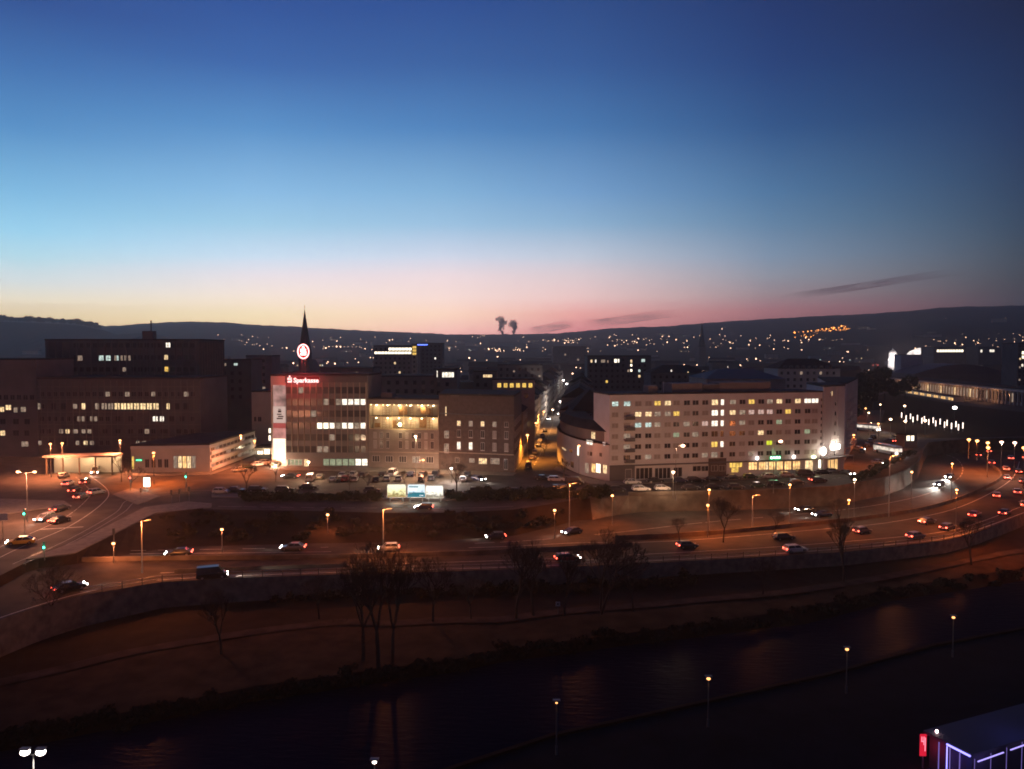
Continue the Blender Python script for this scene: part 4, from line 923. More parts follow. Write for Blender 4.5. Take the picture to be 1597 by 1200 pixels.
A = P(1430, 603); D0 = A.y + 25; hb = thing('vaulted_hall', 'big hall with a dark curved roof behind the colonnade at right', 'building', at_depth(1500, 600, D0) * 1.0); hb.location.z = 0
mb = MB(); n = 12; wv = 46
pts = [(-wv + 2 * wv * i / n, 11 + 9.5 * math.sin(PI * i / n)) for i in range(n + 1)]
mb.add([(x, 0, z) for x, z in pts] + [(x, 50, z) for x, z in pts], [(i, i + 1, n + 2 + i, n + 1 + i) for i in range(n)] + [tuple(range(n + 1)), tuple(range(2 * n + 1, n, -1))]); mb.build('roof', mat('violet_grey_roof', (.075, .065, .085), .8), hb, smooth=False)
mb = MB(); mb.box(-wv, wv, .2, 49.8, 0, 11); mb.build('wall', M_darkwall, hb)
# small kiosk with lit windows above the ramp
A = P(1411, 698); B = P(1430, 697); r, f = None, None
r = block('kiosk', 'small kiosk with two lit windows above the curving ramp wall', 'building', back(A, B, 4), 4.4, M_greywall, M_roof, parapet=.3); f = Fac(A, B, r); f.px(1413.5, 679.5, 1419, 688, 'B', F2); f.px(1420.5, 679.5, 1425.5, 688, 'B', F2)
# ------------------------------------------------------------------ houses lining the side street
sdir = Vector((11.5, 124)).normalized(); L0 = Vector((3.2, 252)); R0 = Vector((15.5, 262))
names = ['pale', 'grey', 'beige', 'cream', 'dark', 'stone-coloured', 'light grey']
for side in (0, 1):
    s = 4.0 if side == 0 else 12.0; k = 0
    while s < 480:
        w = random.uniform(15, 24); base = (L0 if side == 0 else R0); a = base + sdir * s; b2 = base + sdir * (s + w - .1)
        h = random.uniform(13, 17); k += 1; n_ = Vector((sdir.y, -sdir.x)) * (13 if side else -13)
        foot = [(a.x, a.y), (b2.x, b2.y), (b2.x + n_.x, b2.y + n_.y), (a.x + n_.x, a.y + n_.y)]
        wm = [M_cream, M_beige, M_greywall, M_white_wall][k % 4]
        r = block('street_house', '%s gabled town house, %s along the %s side of the lamp-lit side street' % (['white', 'cream', 'beige', 'grey'][k % 4], nth(k), 'left' if side == 0 else 'right'), 'house', foot, h, wm, M_tile if k % 2 else M_roof, 'houses lining the side street', kind='gable', ridge=4)
        used.append((min(p[0] for p in foot) - 2, max(p[0] for p in foot) + 2, min(p[1] for p in foot), max(p[1] for p in foot)))
        f = Fac(a, b2, r) if side == 0 else Fac(b2, a, r)
        for fl in range(4):
            for i in range(int(w // 3.4)): 
                p = random.choice('dddddddxxw'); f.win(1.9 + i * 3.3, 2.4 + fl * 3.3, 1.2, 1.7, p, F2)
        s += w
used.append((-2, 70, 224, 900)) if False else None
# ------------------------------------------------------------------ the rest of the town
uw = MB(); uw.box(-.5, .5, -.5, .5, -.02, 1); UW = {}
for nm, m_ in (('dark', M_darkwall), ('grey', M_greywall), ('brick', M_brick), ('beige', M_beige)): UW[nm] = uw.mesh('wall', m_)
ug = MB(); ug.add([(-.53, -.53, 0), (.53, -.53, 0), (.53, .53, 0), (-.53, .53, 0), (-.53, 0, 1), (.53, 0, 1)], [(0, 1, 5, 4), (1, 2, 5), (2, 3, 4, 5), (3, 0, 4), (3, 2, 1, 0)]); UG = {'tiled': ug.mesh('roof', M_tile), 'slate': ug.mesh('roof', M_roof)}
uf = MB(); uf.box(-.51, .51, -.51, .51, 0, 1); UF = uf.mesh('roof', M_roof2)
rnd = random.Random(11); fills = []
def try_place(D, u):
    if u > 1315 and D < 780: return
    x = (u - CX) / FPX * D; w = rnd.uniform(12, 30) * (1 + D / 2500); d = rnd.uniform(10, 16)
    for a in used:
        if a[0] - w / 2 < x < a[1] + w / 2 and a[2] - d / 2 < D < a[3] + d / 2: return
    xc = 3.2 + .093 * (D - 252) + 7
    if abs(x - xc) < w / 2 + 9 and D < 760: return
    used.append((x - w / 2 - 1, x + w / 2 + 1, D - d / 2 - 3, D + d / 2 + 3)); fills.append((D, u, x, w, d))
for _ in range(1500):
    D = 300 * (3200 / 300) ** rnd.random(); try_place(D, rnd.uniform(-60, 1660))
    if len(fills) >= 285: break
rows = {'nearer': [], 'middle': [], 'farthest': []}
for q in fills: rows['nearer' if q[0] < 650 else 'middle' if q[0] < 1400 else 'farthest'].append(q)
for rn, qs in rows.items():
    for i, (D, u, x, w, d) in enumerate(sorted(qs, key=lambda q: q[1])):
        tz = terrain_z(u, D); h = rnd.uniform(9, 19) if D < 1500 else rnd.uniform(8, 14)
        if u > 1330 and D < 1000: h = min(h, 10)
        tn = rnd.choice(['dark', 'dark', 'grey', 'brick', 'beige']); rk = rnd.choice(['flat', 'tiled', 'slate'])
        o = thing('town_house', '%s house, %s roof, %s from left in the %s town rows' % (tn, rk, nth(i + 1), rn), 'house', (x, D, tz - 1.0), rnd.uniform(-.35, .35), 'houses of the town in the %s rows' % rn)
        place('wall', UW[tn], o, (0, 0, 0), 0, (w, d, h))
        place('roof', UF if rk == 'flat' else UG[rk], o, (0, 0, h + .003), 0, (w, d, .5 if rk == 'flat' else rnd.uniform(3, 4.5)))
        nw = rnd.choice([0, 0, 1, 1, 2, 3]) if D > 600 else rnd.choice([0, 1, 2, 3, 4])
        s_ = 1.4 if D < 1000 else 2.2
        cells = [(a, b2) for a in range(max(1, int(w / 4))) for b2 in range(max(1, int(h / 3.2) - 1))]; rnd.shuffle(cells)
        for ci, (a, b2) in enumerate(cells[:nw + (4 if D < 650 else 1)]):
            place('window', rnd.choice(WQ) if ci < nw else WD, o, (-w / 2 + 2 + a * 4, -d / 2 - .01, 3.5 + b2 * 3.2), 0, (s_, 1, s_))
# church spires
def spire(u, vtip, D, w, label):
    p = at_depth(u, vtip, D); t_ = thing('church', label, 'church', (p.x, p.y, 0)); H = p.z; tw = H * .45
    mb = MB(); mb.box(-w / 2, w / 2, -w / 2, w / 2, 0, tw); mb.build('tower', M_brick, t_)
    mb = MB(); n = 8; r_ = w * .62
    mb.add([(r_ * math.cos(PI / 8 + i * PI / 4), r_ * math.sin(PI / 8 + i * PI / 4), tw) for i in range(8)] + [(.12 * math.cos(PI / 8 + i * PI / 4), .12 * math.sin(PI / 8 + i * PI / 4), H - 2) for i in range(8)], [(i, (i + 1) % n, n + (i + 1) % n, n + i) for i in range(n)] + [tuple(range(n - 1, -1, -1))])
    mb.build('spire', M_roof, t_)
    mb = MB(); mb.bar((0, 0, H - 2.2), (0, 0, H + 1.5), .14, n=5); mb.bar((-.8, 0, H + .3), (.8, 0, H + .3), .12, n=4); mb.build('cross', M_roof, t_)
    mb = MB(); mb.box(-w / 2, w / 2, w / 2, w / 2 + 30, 0, tw * .55); mb.add([(-w / 2 - .5, w / 2, tw * .55), (w / 2 + .5, w / 2, tw * .55), (w / 2 + .5, w / 2 + 30, tw * .55), (-w / 2 - .5, w / 2 + 30, tw * .55), (0, w / 2, tw * .85), (0, w / 2 + 30, tw * .85)], [(0, 3, 5, 4), (1, 4, 5, 2), (0, 4, 1), (2, 5, 3)]); mb.build('nave', M_brick, t_)
spire(475, 479, 640, 8.5, 'church with a tall dark pointed spire rising behind the bank sign')
spire(1095, 502, 1500, 11, 'small distant church spire under the hill right of centre')
# steam plumes of the far power station
def plume(u, vt, vb, wpx, D, label, seed):
    rr = random.Random(seed); a = at_depth(u, vb, D); b2 = at_depth(u, vt, D); t_ = MB(); c0 = Vector((a.x, a.y, a.z))
    for i in range(60):
        f_ = i / 59; z = (b2.z - a.z) * f_; wd = wpx / FPX * D * (.16 + .9 * f_ * (1 - .42 * f_)); 
        t_.ball((rr.gauss(0, .42) * wd - 10 * f_ * f_ + 5 * math.sin(f_ * 7 + seed), rr.uniform(-wd, wd) * .4, z + rr.uniform(-5, 5)), wd * rr.uniform(.16, .42) + 1.5, 8, 6, 1, 1, rr.uniform(.8, 1.2))
    if 'steam' not in MATS:
        m = bpy.data.materials.new('steam'); m.use_nodes = True; t = m.node_tree; t.nodes.clear(); o = t.nodes.new('ShaderNodeOutputMaterial')
        df = t.nodes.new('ShaderNodeBsdfDiffuse'); df.inputs[0].default_value = (.10, .07, .085, 1); tr = t.nodes.new('ShaderNodeBsdfTransparent'); mx = t.nodes.new('ShaderNodeMixShader')
        lw = t.nodes.new('ShaderNodeLayerWeight'); lw.inputs[0].default_value = .35; cr = t.nodes.new('ShaderNodeMapRange'); cr.inputs[1].default_value = .05; cr.inputs[2].default_value = .85; cr.inputs[3].default_value = .34; cr.inputs[4].default_value = 0.0
        t.links.new(lw.outputs['Facing'], cr.inputs[0]); t.links.new(cr.outputs[0], mx.inputs[0]); t.links.new(tr.outputs[0], mx.inputs[1]); t.links.new(df.outputs[0], mx.inputs[2]); t.links.new(mx.outputs[0], o.inputs[0]); MATS['steam'] = m
    ob = t_.build('steam_plume', MATS['steam'], None, c0, 0, True); tag(ob, label, 'smoke', 'steam plumes of the far power station')
t_ = thing('power_station', 'tiny far power station with two chimneys under the steam plumes', 'power station', at_depth(792, 524, 4300)); mb = MB(); mb.box(-60, 70, 0, 40, -60, 6); mb.build('hall', M_darkwall, t_)
for x_, h_ in ((-28, 26), (32, 16)): mb = MB(); mb.bar((x_, 0, -20), (x_, 0, h_), 7, 5, 10); mb.build('chimney', M_greywall, t_)
plume(783, 497, 521, 13, 4300, 'larger left-hand dark steam plume drifting above the horizon', 3)
plume(802, 502, 521, 12, 4300, 'smaller right-hand dark steam plume drifting above the horizon', 4)
# ------------------------------------------------------------------ street lamps
def lamp_meshes(h, arm, col, st, r=.34, flat=.55, double=False):
    pm_ = MB(); pm_.bar((0, 0, 0), (0, 0, h), .075, .05, 6); pm_.bar((0, 0, 0), (0, 0, .9), .12, .12, 6)
    am_ = MB(); sides = (-1, 1) if double else (1,)
    if arm:
        for s in sides: am_.bar((0, 0, h - .05), (s * arm, 0, h + .25), .05, .04, 5)
    return pm_, am_
LM = {}
def lamp(u, v, zh, zb, col, power, label, arm=0.0, r=.33, st=9.0, group='street lamps', double=False, name='street_lamp', glare=False):
    p = P(u, v, zh); zb = zroad(p.x) if zb is None else zb; h = zh - zb - .0
    px = p.x - (arm if not double else 0)
    o = thing(name, label, 'lamp', (px, p.y, zb), 0, group)
    k = (round(h, 1), arm, double)
    if k not in LM:
        a, b2 = lamp_meshes(h, arm, None, None, double=double); LM[k] = (a.mesh('pole', M_pole), b2.mesh('arm', M_pole) if arm else None)
    place('pole', LM[k][0], o); 
    if arm: place('arm', LM[k][1], o)
    kk = ('h', col, r, st)
    if kk not in LM:
        hm = MB(); hm.ball((0, 0, 0), r, 10, 6, 1.1, .9, .75); hc = (1, max(col[1], .42), max(col[2], .14)); LM[kk] = hm.mesh('lamp_head', emit('lamp_%.2f_%.2f_%.1f' % (col[1], col[2], st), hc, st if col[1] > .6 else st * .55))
        hm.mesh
    for s in ((-1, 1) if double else (1,)):
        x = s * arm; place('lamp_head', LM[kk], o, (x, 0, h + .22))
        cm = LM.setdefault('cap', (lambda m_: (m_.box(-.36, .36, -.22, .22, .22, .32), m_.mesh('lamp_cap', M_pole))[1])(MB())); place('lamp_cap', cm, o, (x, 0, h + .22))
        if power: light('bulb', col, power / (2 if double else 1) * (1.0 if glare else 1.35), (x, 0, h - .25), o, .3, 'POINT' if glare else 'SPOT', None, 152, .55)
    return o
SO = (1.0, .20, .03); OR = (1.0, .27, .10); WM = (1.0, .66, .40); WH = (1.0, .88, .80)
lamp(41, 738, 10, 0, (1, .36, .18), 26000, 'tall two-armed lamp with two white heads left of the crossroads', 1.7, .3, 18, 'lamps at the crossroads', True, glare=True)
for u, v, zh, c, pw, lb, arm in [
    (78.5, 694, 9, OR, 22000, 'slim street lamp left of the covered entrance', 0),
    (97, 693, 9, OR, 14000, 'street lamp just right of the slim lamp, before the dark offices', 0),
    (187, 688.5, 9, OR, 26000, 'street lamp in front of the long dark office block', 0),
    (239.5, 708, 8, SO, 22000, 'street lamp on the forecourt of the low pale building', 0),
    (375.5, 681, 10, OR, 15000, 'tall street lamp before the banded wing of the low building', 0),
    (397, 689, 9, SO, 12000, 'orange street lamp left of the stair tower', 0),
    (481, 722, 5, WM, 6000, 'warm lamp post at the foot of the bank', 0),
    (648, 682, 11, WM, 20000, 'tall lamp before the glazed hall building', 0),
    (660, 719, 4, OR, 3500, 'low warm lamp under the glazed hall building', 0),
    (704, 732, 3.5, WH, 5000, 'low white lamp glaring behind the bare street tree', 0),
    (903, 697, 9, OR, 800, 'warm street lamp close to the curved corner house', 0),
    (1065, 697, 12.5, (1, .55, .34), 1700, 'orange lamp with a long arm before the left half of the white apartment building', 1.6),
    (1217.5, 690, 12.5, (1, .55, .34), 1700, 'orange lamp before the right half of the white apartment building', 1.6),
    (1050, 738, 6, WM, 5000, 'lamp post at the row of parked cars before the white apartment building', 0),
    (1331.5, 680, 9, SO, 7000, 'big orange lamp on the side street right of the end wing', 0),
    (1370, 662, 9, SO, 4000, 'orange lamp beyond the bus on the side street', 0), (1355, 645, 9, WM, 3000, 'first of the close pair of lamps up the side street', 0), (1350, 638, 9, SO, 3000, 'second of the close pair of lamps up the side street', 0),
    (1373, 632, 9, WM, 4000, 'pinkish lamp farthest up the right side street', 0), (1334, 624, 9, SO, 2500, 'orange lamp beside the far end of the apartment block', 0)]:
    lamp(u, v, zh, 0, c, pw, lb, arm, .33 if not arm else .48, 12, 'street lamps in the town streets', glare=zh > 11 or v > 718 or u in (903,))
for i, (u, v, c, pw) in enumerate([(822.5, 680, (1, .34, .04), 20000), (836, 661, (1, .38, .07), 26000), (848, 643, (1, .42, .10), 26000), (873.5, 627, WH, 11000), (884, 599.5, WH, 9000), (879, 594, WH, 9000), (874, 590, WH, 9000), (875, 575.5, WH, 9000), (868, 580, WH, 3000), (862, 640, WM, 1800)]):
    lamp(u, v, 8, 0, c, pw, 'lamp in the narrow side street, %s in order of distance' % nth(i + 1), 0, .4 if v > 620 else .7, 12, 'lamps along the side street', glare=i > 2)
for i, (u, v, zh, c, pw) in enumerate([(177, 850, 1.5, OR, 1800), (346, 828, 1.5, OR, 1200), (511, 805, 1.5, OR, 1500), (865, 798, 2.0, OR, 1500), (955, 775, 2.5, SO, 3400), (1104, 790, 2.5, SO, 4500), (1106, 766, 4.5, SO, 5000), (1232, 758, 4.5, SO, 5000), (1324, 782, 2.5, SO, 3000), (1333, 750, 4.5, WM, 2000), (1422, 738, 4.5, SO, 3500), (1485, 725, 5, SO, 9500), (1492, 766, 5, SO, 9500)]):
    lamp(u, v, zh, None, c, pw, 'road lamp beside the motorway, %s from the left' % nth(i + 1), 0, .26, 16, 'road lamps along the motorway')
for i, (u, v, zh, c, pw) in enumerate([(1411, 634, 6, WM, 1200), (1489, 637, 8, WH, 6000), (1511, 687, 6, SO, 8500), (1524, 689, 6, SO, 8500), (1540.5, 692, 5, SO, 8000), (1541, 699.5, 5, SO, 8000), (1562, 691, 7, (1, .55, .4), 5500), (1582.5, 692, 7, (1, .55, .4), 5500), (1443, 657, 6, WM, 1500), (1389, 655, 6, WM, 1500), (1412, 658, 6, WM, 1200), (1597, 700, 7, SO, 5000), (1640, 730, 7, SO, 6000), (1650, 790, 6, SO, 4000)]):
    lamp(u, v, zh, 0 if v < 690 else -4, c, pw, 'lamp around the plaza and bridge at right, %s in its group from the left' % nth(sorted([1411, 1489, 1511, 1524, 1540.5, 1541, 1562, 1582.5, 1443, 1389, 1412, 1597, 1640, 1650]).index(u) + 1), 0, .5 if u != 1489 else .9, 12, 'lamps around the plaza at right')
# light posts on the plaza
bp_ = MB(); bp_.bar((0, 0, 0), (0, 0, 1.4), .2, .2, 6); bpm = bp_.mesh('post', M_pole); bl_ = MB(); bl_.bar((0, 0, 1.4), (0, 0, 3.9), .17, .17, 6); blm = bl_.mesh('light_tube', emit('plaza_tube', (1, .80, .68), 3.5))
for i in range(17):
    u = 1406 + i * 5.9 + (i % 3); v = 650 + (i * 1.1) + (i % 2) * 4 + 6; p = P(u, v, 0)
    o = thing('light_post', 'slender glowing light post on the dark plaza, %s from the left' % nth(i + 1), 'light post', p, 0, 'light posts on the plaza'); place('post', bpm, o); place('light_tube', blm, o)
    if i % 4 == 1: light('bulb', (1, .75, .6), 300, (0, 0, 4.2), o)
# quay lamps near the camera
for u, v, c, pw, r, lb in [(868, 1100, (1, .62, .22), 40, .11, 'small weak amber quay lamp straight below the centre of the view'), (1105, 1062, (1, .60, .28), 90, .2, 'amber quay lamp between the weak lamp and the right-hand ones'),
                       (1321, 1016, (1, .60, .28), 90, .2, 'amber quay lamp second from the right along the river'), (1487, 966, (1, .60, .28), 80, .2, 'amber quay lamp farthest right along the river'), (584, 1193, WH, 120, .18, 'white quay lamp at the bottom edge of the view')]:
    lamp(u, v, 0, -5, (1, .42, .12) if c != WH else c, pw * .12, lb, 0, r, 5, 'quay lamps along the near bank')
lamp(51.5, 1177.5, 3, -5, WH, 1600, 'two-headed white lamp at the bottom left corner by the water', .62, .36, 7, 'quay lamps along the near bank', True)
# tall masts with dark heads; a warm bulb added under each lights the ground
for i, (u, v, vb) in enumerate([(222, 815, 894), (598, 797, 868), (888, 756, 828), (1173, 775, 825), (1386, 713, 806)]):
    b2 = PR(u, vb); h = CAMZ - (v - 545) * b2.y / FPX - b2.z; o = thing('light_mast', 'tall slim light mast beside the motorway, %s from the left' % nth(i + 1), 'pole', b2, 0, 'light masts along the motorway')
    mb = MB(); mb.bar((0, 0, 0), (0, 0, h), .13, .07, 6); mb.build('pole', M_steel, o); mb = MB(); mb.bar((0, 0, h), (1.2, 0, h + .2), .05, .04, 5); mb.build('arm', M_steel, o); mb = MB(); mb.box(.9, 1.6, -.15, .15, h + .12, h + .3); mb.build('lamp_head', M_pole, o); light('bulb', (1, .27, .07), (9500, 11000, 8000, 5500, 7500)[i], (1.25, 0, h - .1), o, .3)
# traffic lights
def traffic_light(u, v, hgt, col, label):
    p = P(u, v, hgt); o = thing('traffic_light', label, 'traffic light', (p.x, p.y, 0), 0, 'traffic lights at the crossroads')
    mb = MB(); mb.bar((0, 0, 0), (0, 0, hgt - .5), .08, .07, 6); mb.build('pole', M_pole, o); mb = MB(); mb.box(-.18, .18, -.12, .12, hgt - .55, hgt + .65); mb.build('housing', M_framed, o)
    z = {'g': -.3, 'r': .4}[col]; c = {'g': (.05, 1, .55), 'r': (1, .1, .06)}[col]
    mb = MB(); mb.ball((0, -.16, hgt + z), .17, 8, 5, 1, .6, 1); mb.build('lens', emit('signal_' + col, c, 14), o); light('bulb', c, 60, (0, -.5, hgt + z), o)
traffic_light(290, 742, 4, 'g', 'traffic light showing green right of the tall lit windows')
traffic_light(38, 799, 4, 'g', 'traffic light showing green by the two-armed lamp at left'); traffic_light(69, 851, 2.5, 'g', 'small green signal near the tram tracks at left')
traffic_light(203, 748, 3, 'r', 'traffic light showing red in the middle of the crossroads')
for i, (u, v) in enumerate([(268, 770), (280, 768), (295, 764), (220, 766), (178, 856 - 20)]):
    p = P(u, v + 18, 0); o = thing('traffic_light', 'dark traffic light seen from behind at the crossroads, %s from the left' % nth(sorted([268, 280, 295, 220, 178]).index(u) + 1), 'traffic light', p, 0, 'dark traffic lights at the crossroads'); mb = MB(); mb.bar((0, 0, 0), (0, 0, 3), .07, .06, 6); mb.build('pole', M_pole, o); mb = MB(); mb.box(-.2, .2, -.12, .12, 2.3, 3.4); mb.build('housing', M_framed, o)
p = P(229.5, 763, 0); o = thing('advertising_column', 'bright white illuminated advertising box on a post at the crossroads', 'advertising sign', p)
mb = MB(); mb.box(-.12, .12, -.1, .1, 0, .6); mb.build('post', M_pole, o); mb = MB(); mb.box(-.8, .8, -.15, .15, .6, 2.9); mb.build('light_box', emit('ad_box', (1, .85, .68), 5), o); mb = MB(); mb.box(-.88, .88, -.12, .18, .52, 3.0); mb.build('frame', M_framed, o); light('bulb', (1, .8, .6), 500, (0, -1, 1.6), o)
p = P(5, 842, 0); o = thing('direction_sign', 'pale direction board on a post at the left edge', 'sign', p); mb = MB(); mb.bar((0, 0, 0), (0, 0, 4), .07); mb.build('post', M_pole, o); mb = MB(); mb.box(-1, 1, -.12, -.06, 3.6, 4.9); mb.build('board', M_white_wall, o)
p = P(870, 958, -7.2); o = thing('path_sign', 'small square white sign beside the towpath below the motorway', 'sign', p); mb = MB(); mb.bar((0, 0, 0), (0, 0, 1.6), .04); mb.build('post', M_pole, o); mb = MB(); mb.box(-.35, .35, -.06, -.03, 1.3, 2.0); mb.build('board', M_white_wall, o); mb = MB(); mb.box(-.14, .14, -.075, -.061, 1.5, 1.8); mb.build('symbol', M_framed, o)
# ------------------------------------------------------------------ billboards
def poster_mat(nm, c0, c1, c2, st, seed):
    m = bpy.data.materials.new(nm); m.use_nodes = True; t = m.node_tree; t.nodes.clear(); o = t.nodes.new('ShaderNodeOutputMaterial'); e = t.nodes.new('ShaderNodeEmission')
    c = t.nodes.new('ShaderNodeTexCoord'); s = t.nodes.new('ShaderNodeSeparateXYZ'); t.links.new(c.outputs['Object'], s.inputs[0])
    n = t.nodes.new('ShaderNodeTexNoise'); n.inputs['Scale'].default_value = 1.6; n.inputs['Detail'].default_value = 4; n.noise_dimensions = '4D'; n.inputs['W'].default_value = seed; t.links.new(c.outputs['Object'], n.inputs[0])
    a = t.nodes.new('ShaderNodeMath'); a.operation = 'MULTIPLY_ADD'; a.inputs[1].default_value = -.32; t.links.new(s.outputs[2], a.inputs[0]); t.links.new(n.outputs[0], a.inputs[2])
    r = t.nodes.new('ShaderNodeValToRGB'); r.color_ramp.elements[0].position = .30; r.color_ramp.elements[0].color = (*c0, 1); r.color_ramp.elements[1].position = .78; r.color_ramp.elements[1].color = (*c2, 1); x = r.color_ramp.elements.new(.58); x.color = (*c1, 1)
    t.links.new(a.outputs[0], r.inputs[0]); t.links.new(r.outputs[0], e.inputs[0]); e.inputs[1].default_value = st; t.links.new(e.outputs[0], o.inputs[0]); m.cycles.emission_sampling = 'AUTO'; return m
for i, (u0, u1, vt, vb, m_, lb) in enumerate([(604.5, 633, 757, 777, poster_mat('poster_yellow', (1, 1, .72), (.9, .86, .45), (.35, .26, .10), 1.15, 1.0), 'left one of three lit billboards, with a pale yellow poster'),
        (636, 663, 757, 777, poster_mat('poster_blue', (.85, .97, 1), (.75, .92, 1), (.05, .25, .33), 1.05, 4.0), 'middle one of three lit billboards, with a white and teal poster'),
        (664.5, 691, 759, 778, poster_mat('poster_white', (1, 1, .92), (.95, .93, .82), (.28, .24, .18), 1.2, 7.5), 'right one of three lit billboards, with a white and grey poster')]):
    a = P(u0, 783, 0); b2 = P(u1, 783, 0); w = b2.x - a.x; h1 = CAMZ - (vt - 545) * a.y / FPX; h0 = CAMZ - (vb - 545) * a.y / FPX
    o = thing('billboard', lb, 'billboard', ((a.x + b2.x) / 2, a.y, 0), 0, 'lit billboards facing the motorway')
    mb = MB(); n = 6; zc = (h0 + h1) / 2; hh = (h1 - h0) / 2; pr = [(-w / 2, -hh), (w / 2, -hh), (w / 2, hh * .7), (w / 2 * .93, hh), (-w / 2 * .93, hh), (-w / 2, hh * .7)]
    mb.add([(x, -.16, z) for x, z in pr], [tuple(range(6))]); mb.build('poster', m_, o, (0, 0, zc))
    mb = MB(); mb.add([(x * 1.05, -.14, z * 1.06) for x, z in pr] + [(x * 1.05, .14, z * 1.06) for x, z in pr], [(i_, (i_ + 1) % 6, 6 + (i_ + 1) % 6, 6 + i_) for i_ in range(6)] + [tuple(range(6)), tuple(range(11, 5, -1))]); mb.build('frame', M_frame, o, (0, 0, zc))
    for s in (-.35, .35): mb = MB(); mb.box(s * w - .1, s * w + .1, -.08, .08, 0, h0 - .05); mb.build('leg', M_pole, o)
    if i == 1:
        M_pw = emit('poster_text_white', (1, 1, 1), 1.5); M_pt = emit('poster_teal', (.03, .20, .26), 1.0)
        for (x0_, x1_, z0_, z1_, mm) in [(-.42, .1, .28, .36, M_pt), (-.42, .02, .02, .2, M_pw), (-.42, .45, -.42, -.12, M_pt), (.18, .4, -.38, -.33, M_pw)]:
            mb = MB(); mb.box(x0_ * w, x1_ * w, -.2, -.17, zc + z0_ * 2 * hh, zc + z1_ * 2 * hh); mb.build('print_panel', mm, o)
    light('bulb', (1, 1, .82), 420, (0, -2, zc - 1.2), o, .6)
# ------------------------------------------------------------------ cars
PAINT = {'dark grey': (.04, .04, .043), 'black': (.012, .012, .013), 'silver': (.38, .38, .38), 'white': (.7, .68, .65), 'dark blue': (.015, .025, .07), 'red': (.30, .02, .02), 'grey': (.15, .15, .155), 'yellow': (.75, .45, .05), 'dark green': (.02, .05, .03), 'beige': (.35, .30, .2)}
PM_ = {}
for k, c in PAINT.items():
    m = mat('car_paint_' + k.replace(' ', '_'), c, .28, 0.0 if k in ('white', 'yellow') else .3, spec=.5); m.node_tree.nodes['Principled BSDF'].inputs['Coat Weight'].default_value = .6; PM_[k] = m
M_tyre = mat('tyre_rubber', (.015, .015, .015), .9); M_rim = mat('wheel_rim', (.3, .3, .3), .4, .8)
M_hl0 = mat('headlight_glass', (.35, .36, .38), .15, spec=.8); M_tl0 = mat('tail_light_glass', (.18, .01, .01), .2, spec=.8)
M_hl1 = emit('headlight_on', (1, .92, .82), 26); M_tl1 = emit('tail_light_on', (1, .09, .05), 16); M_plate = mat('number_plate', (.6, .6, .58), .5)
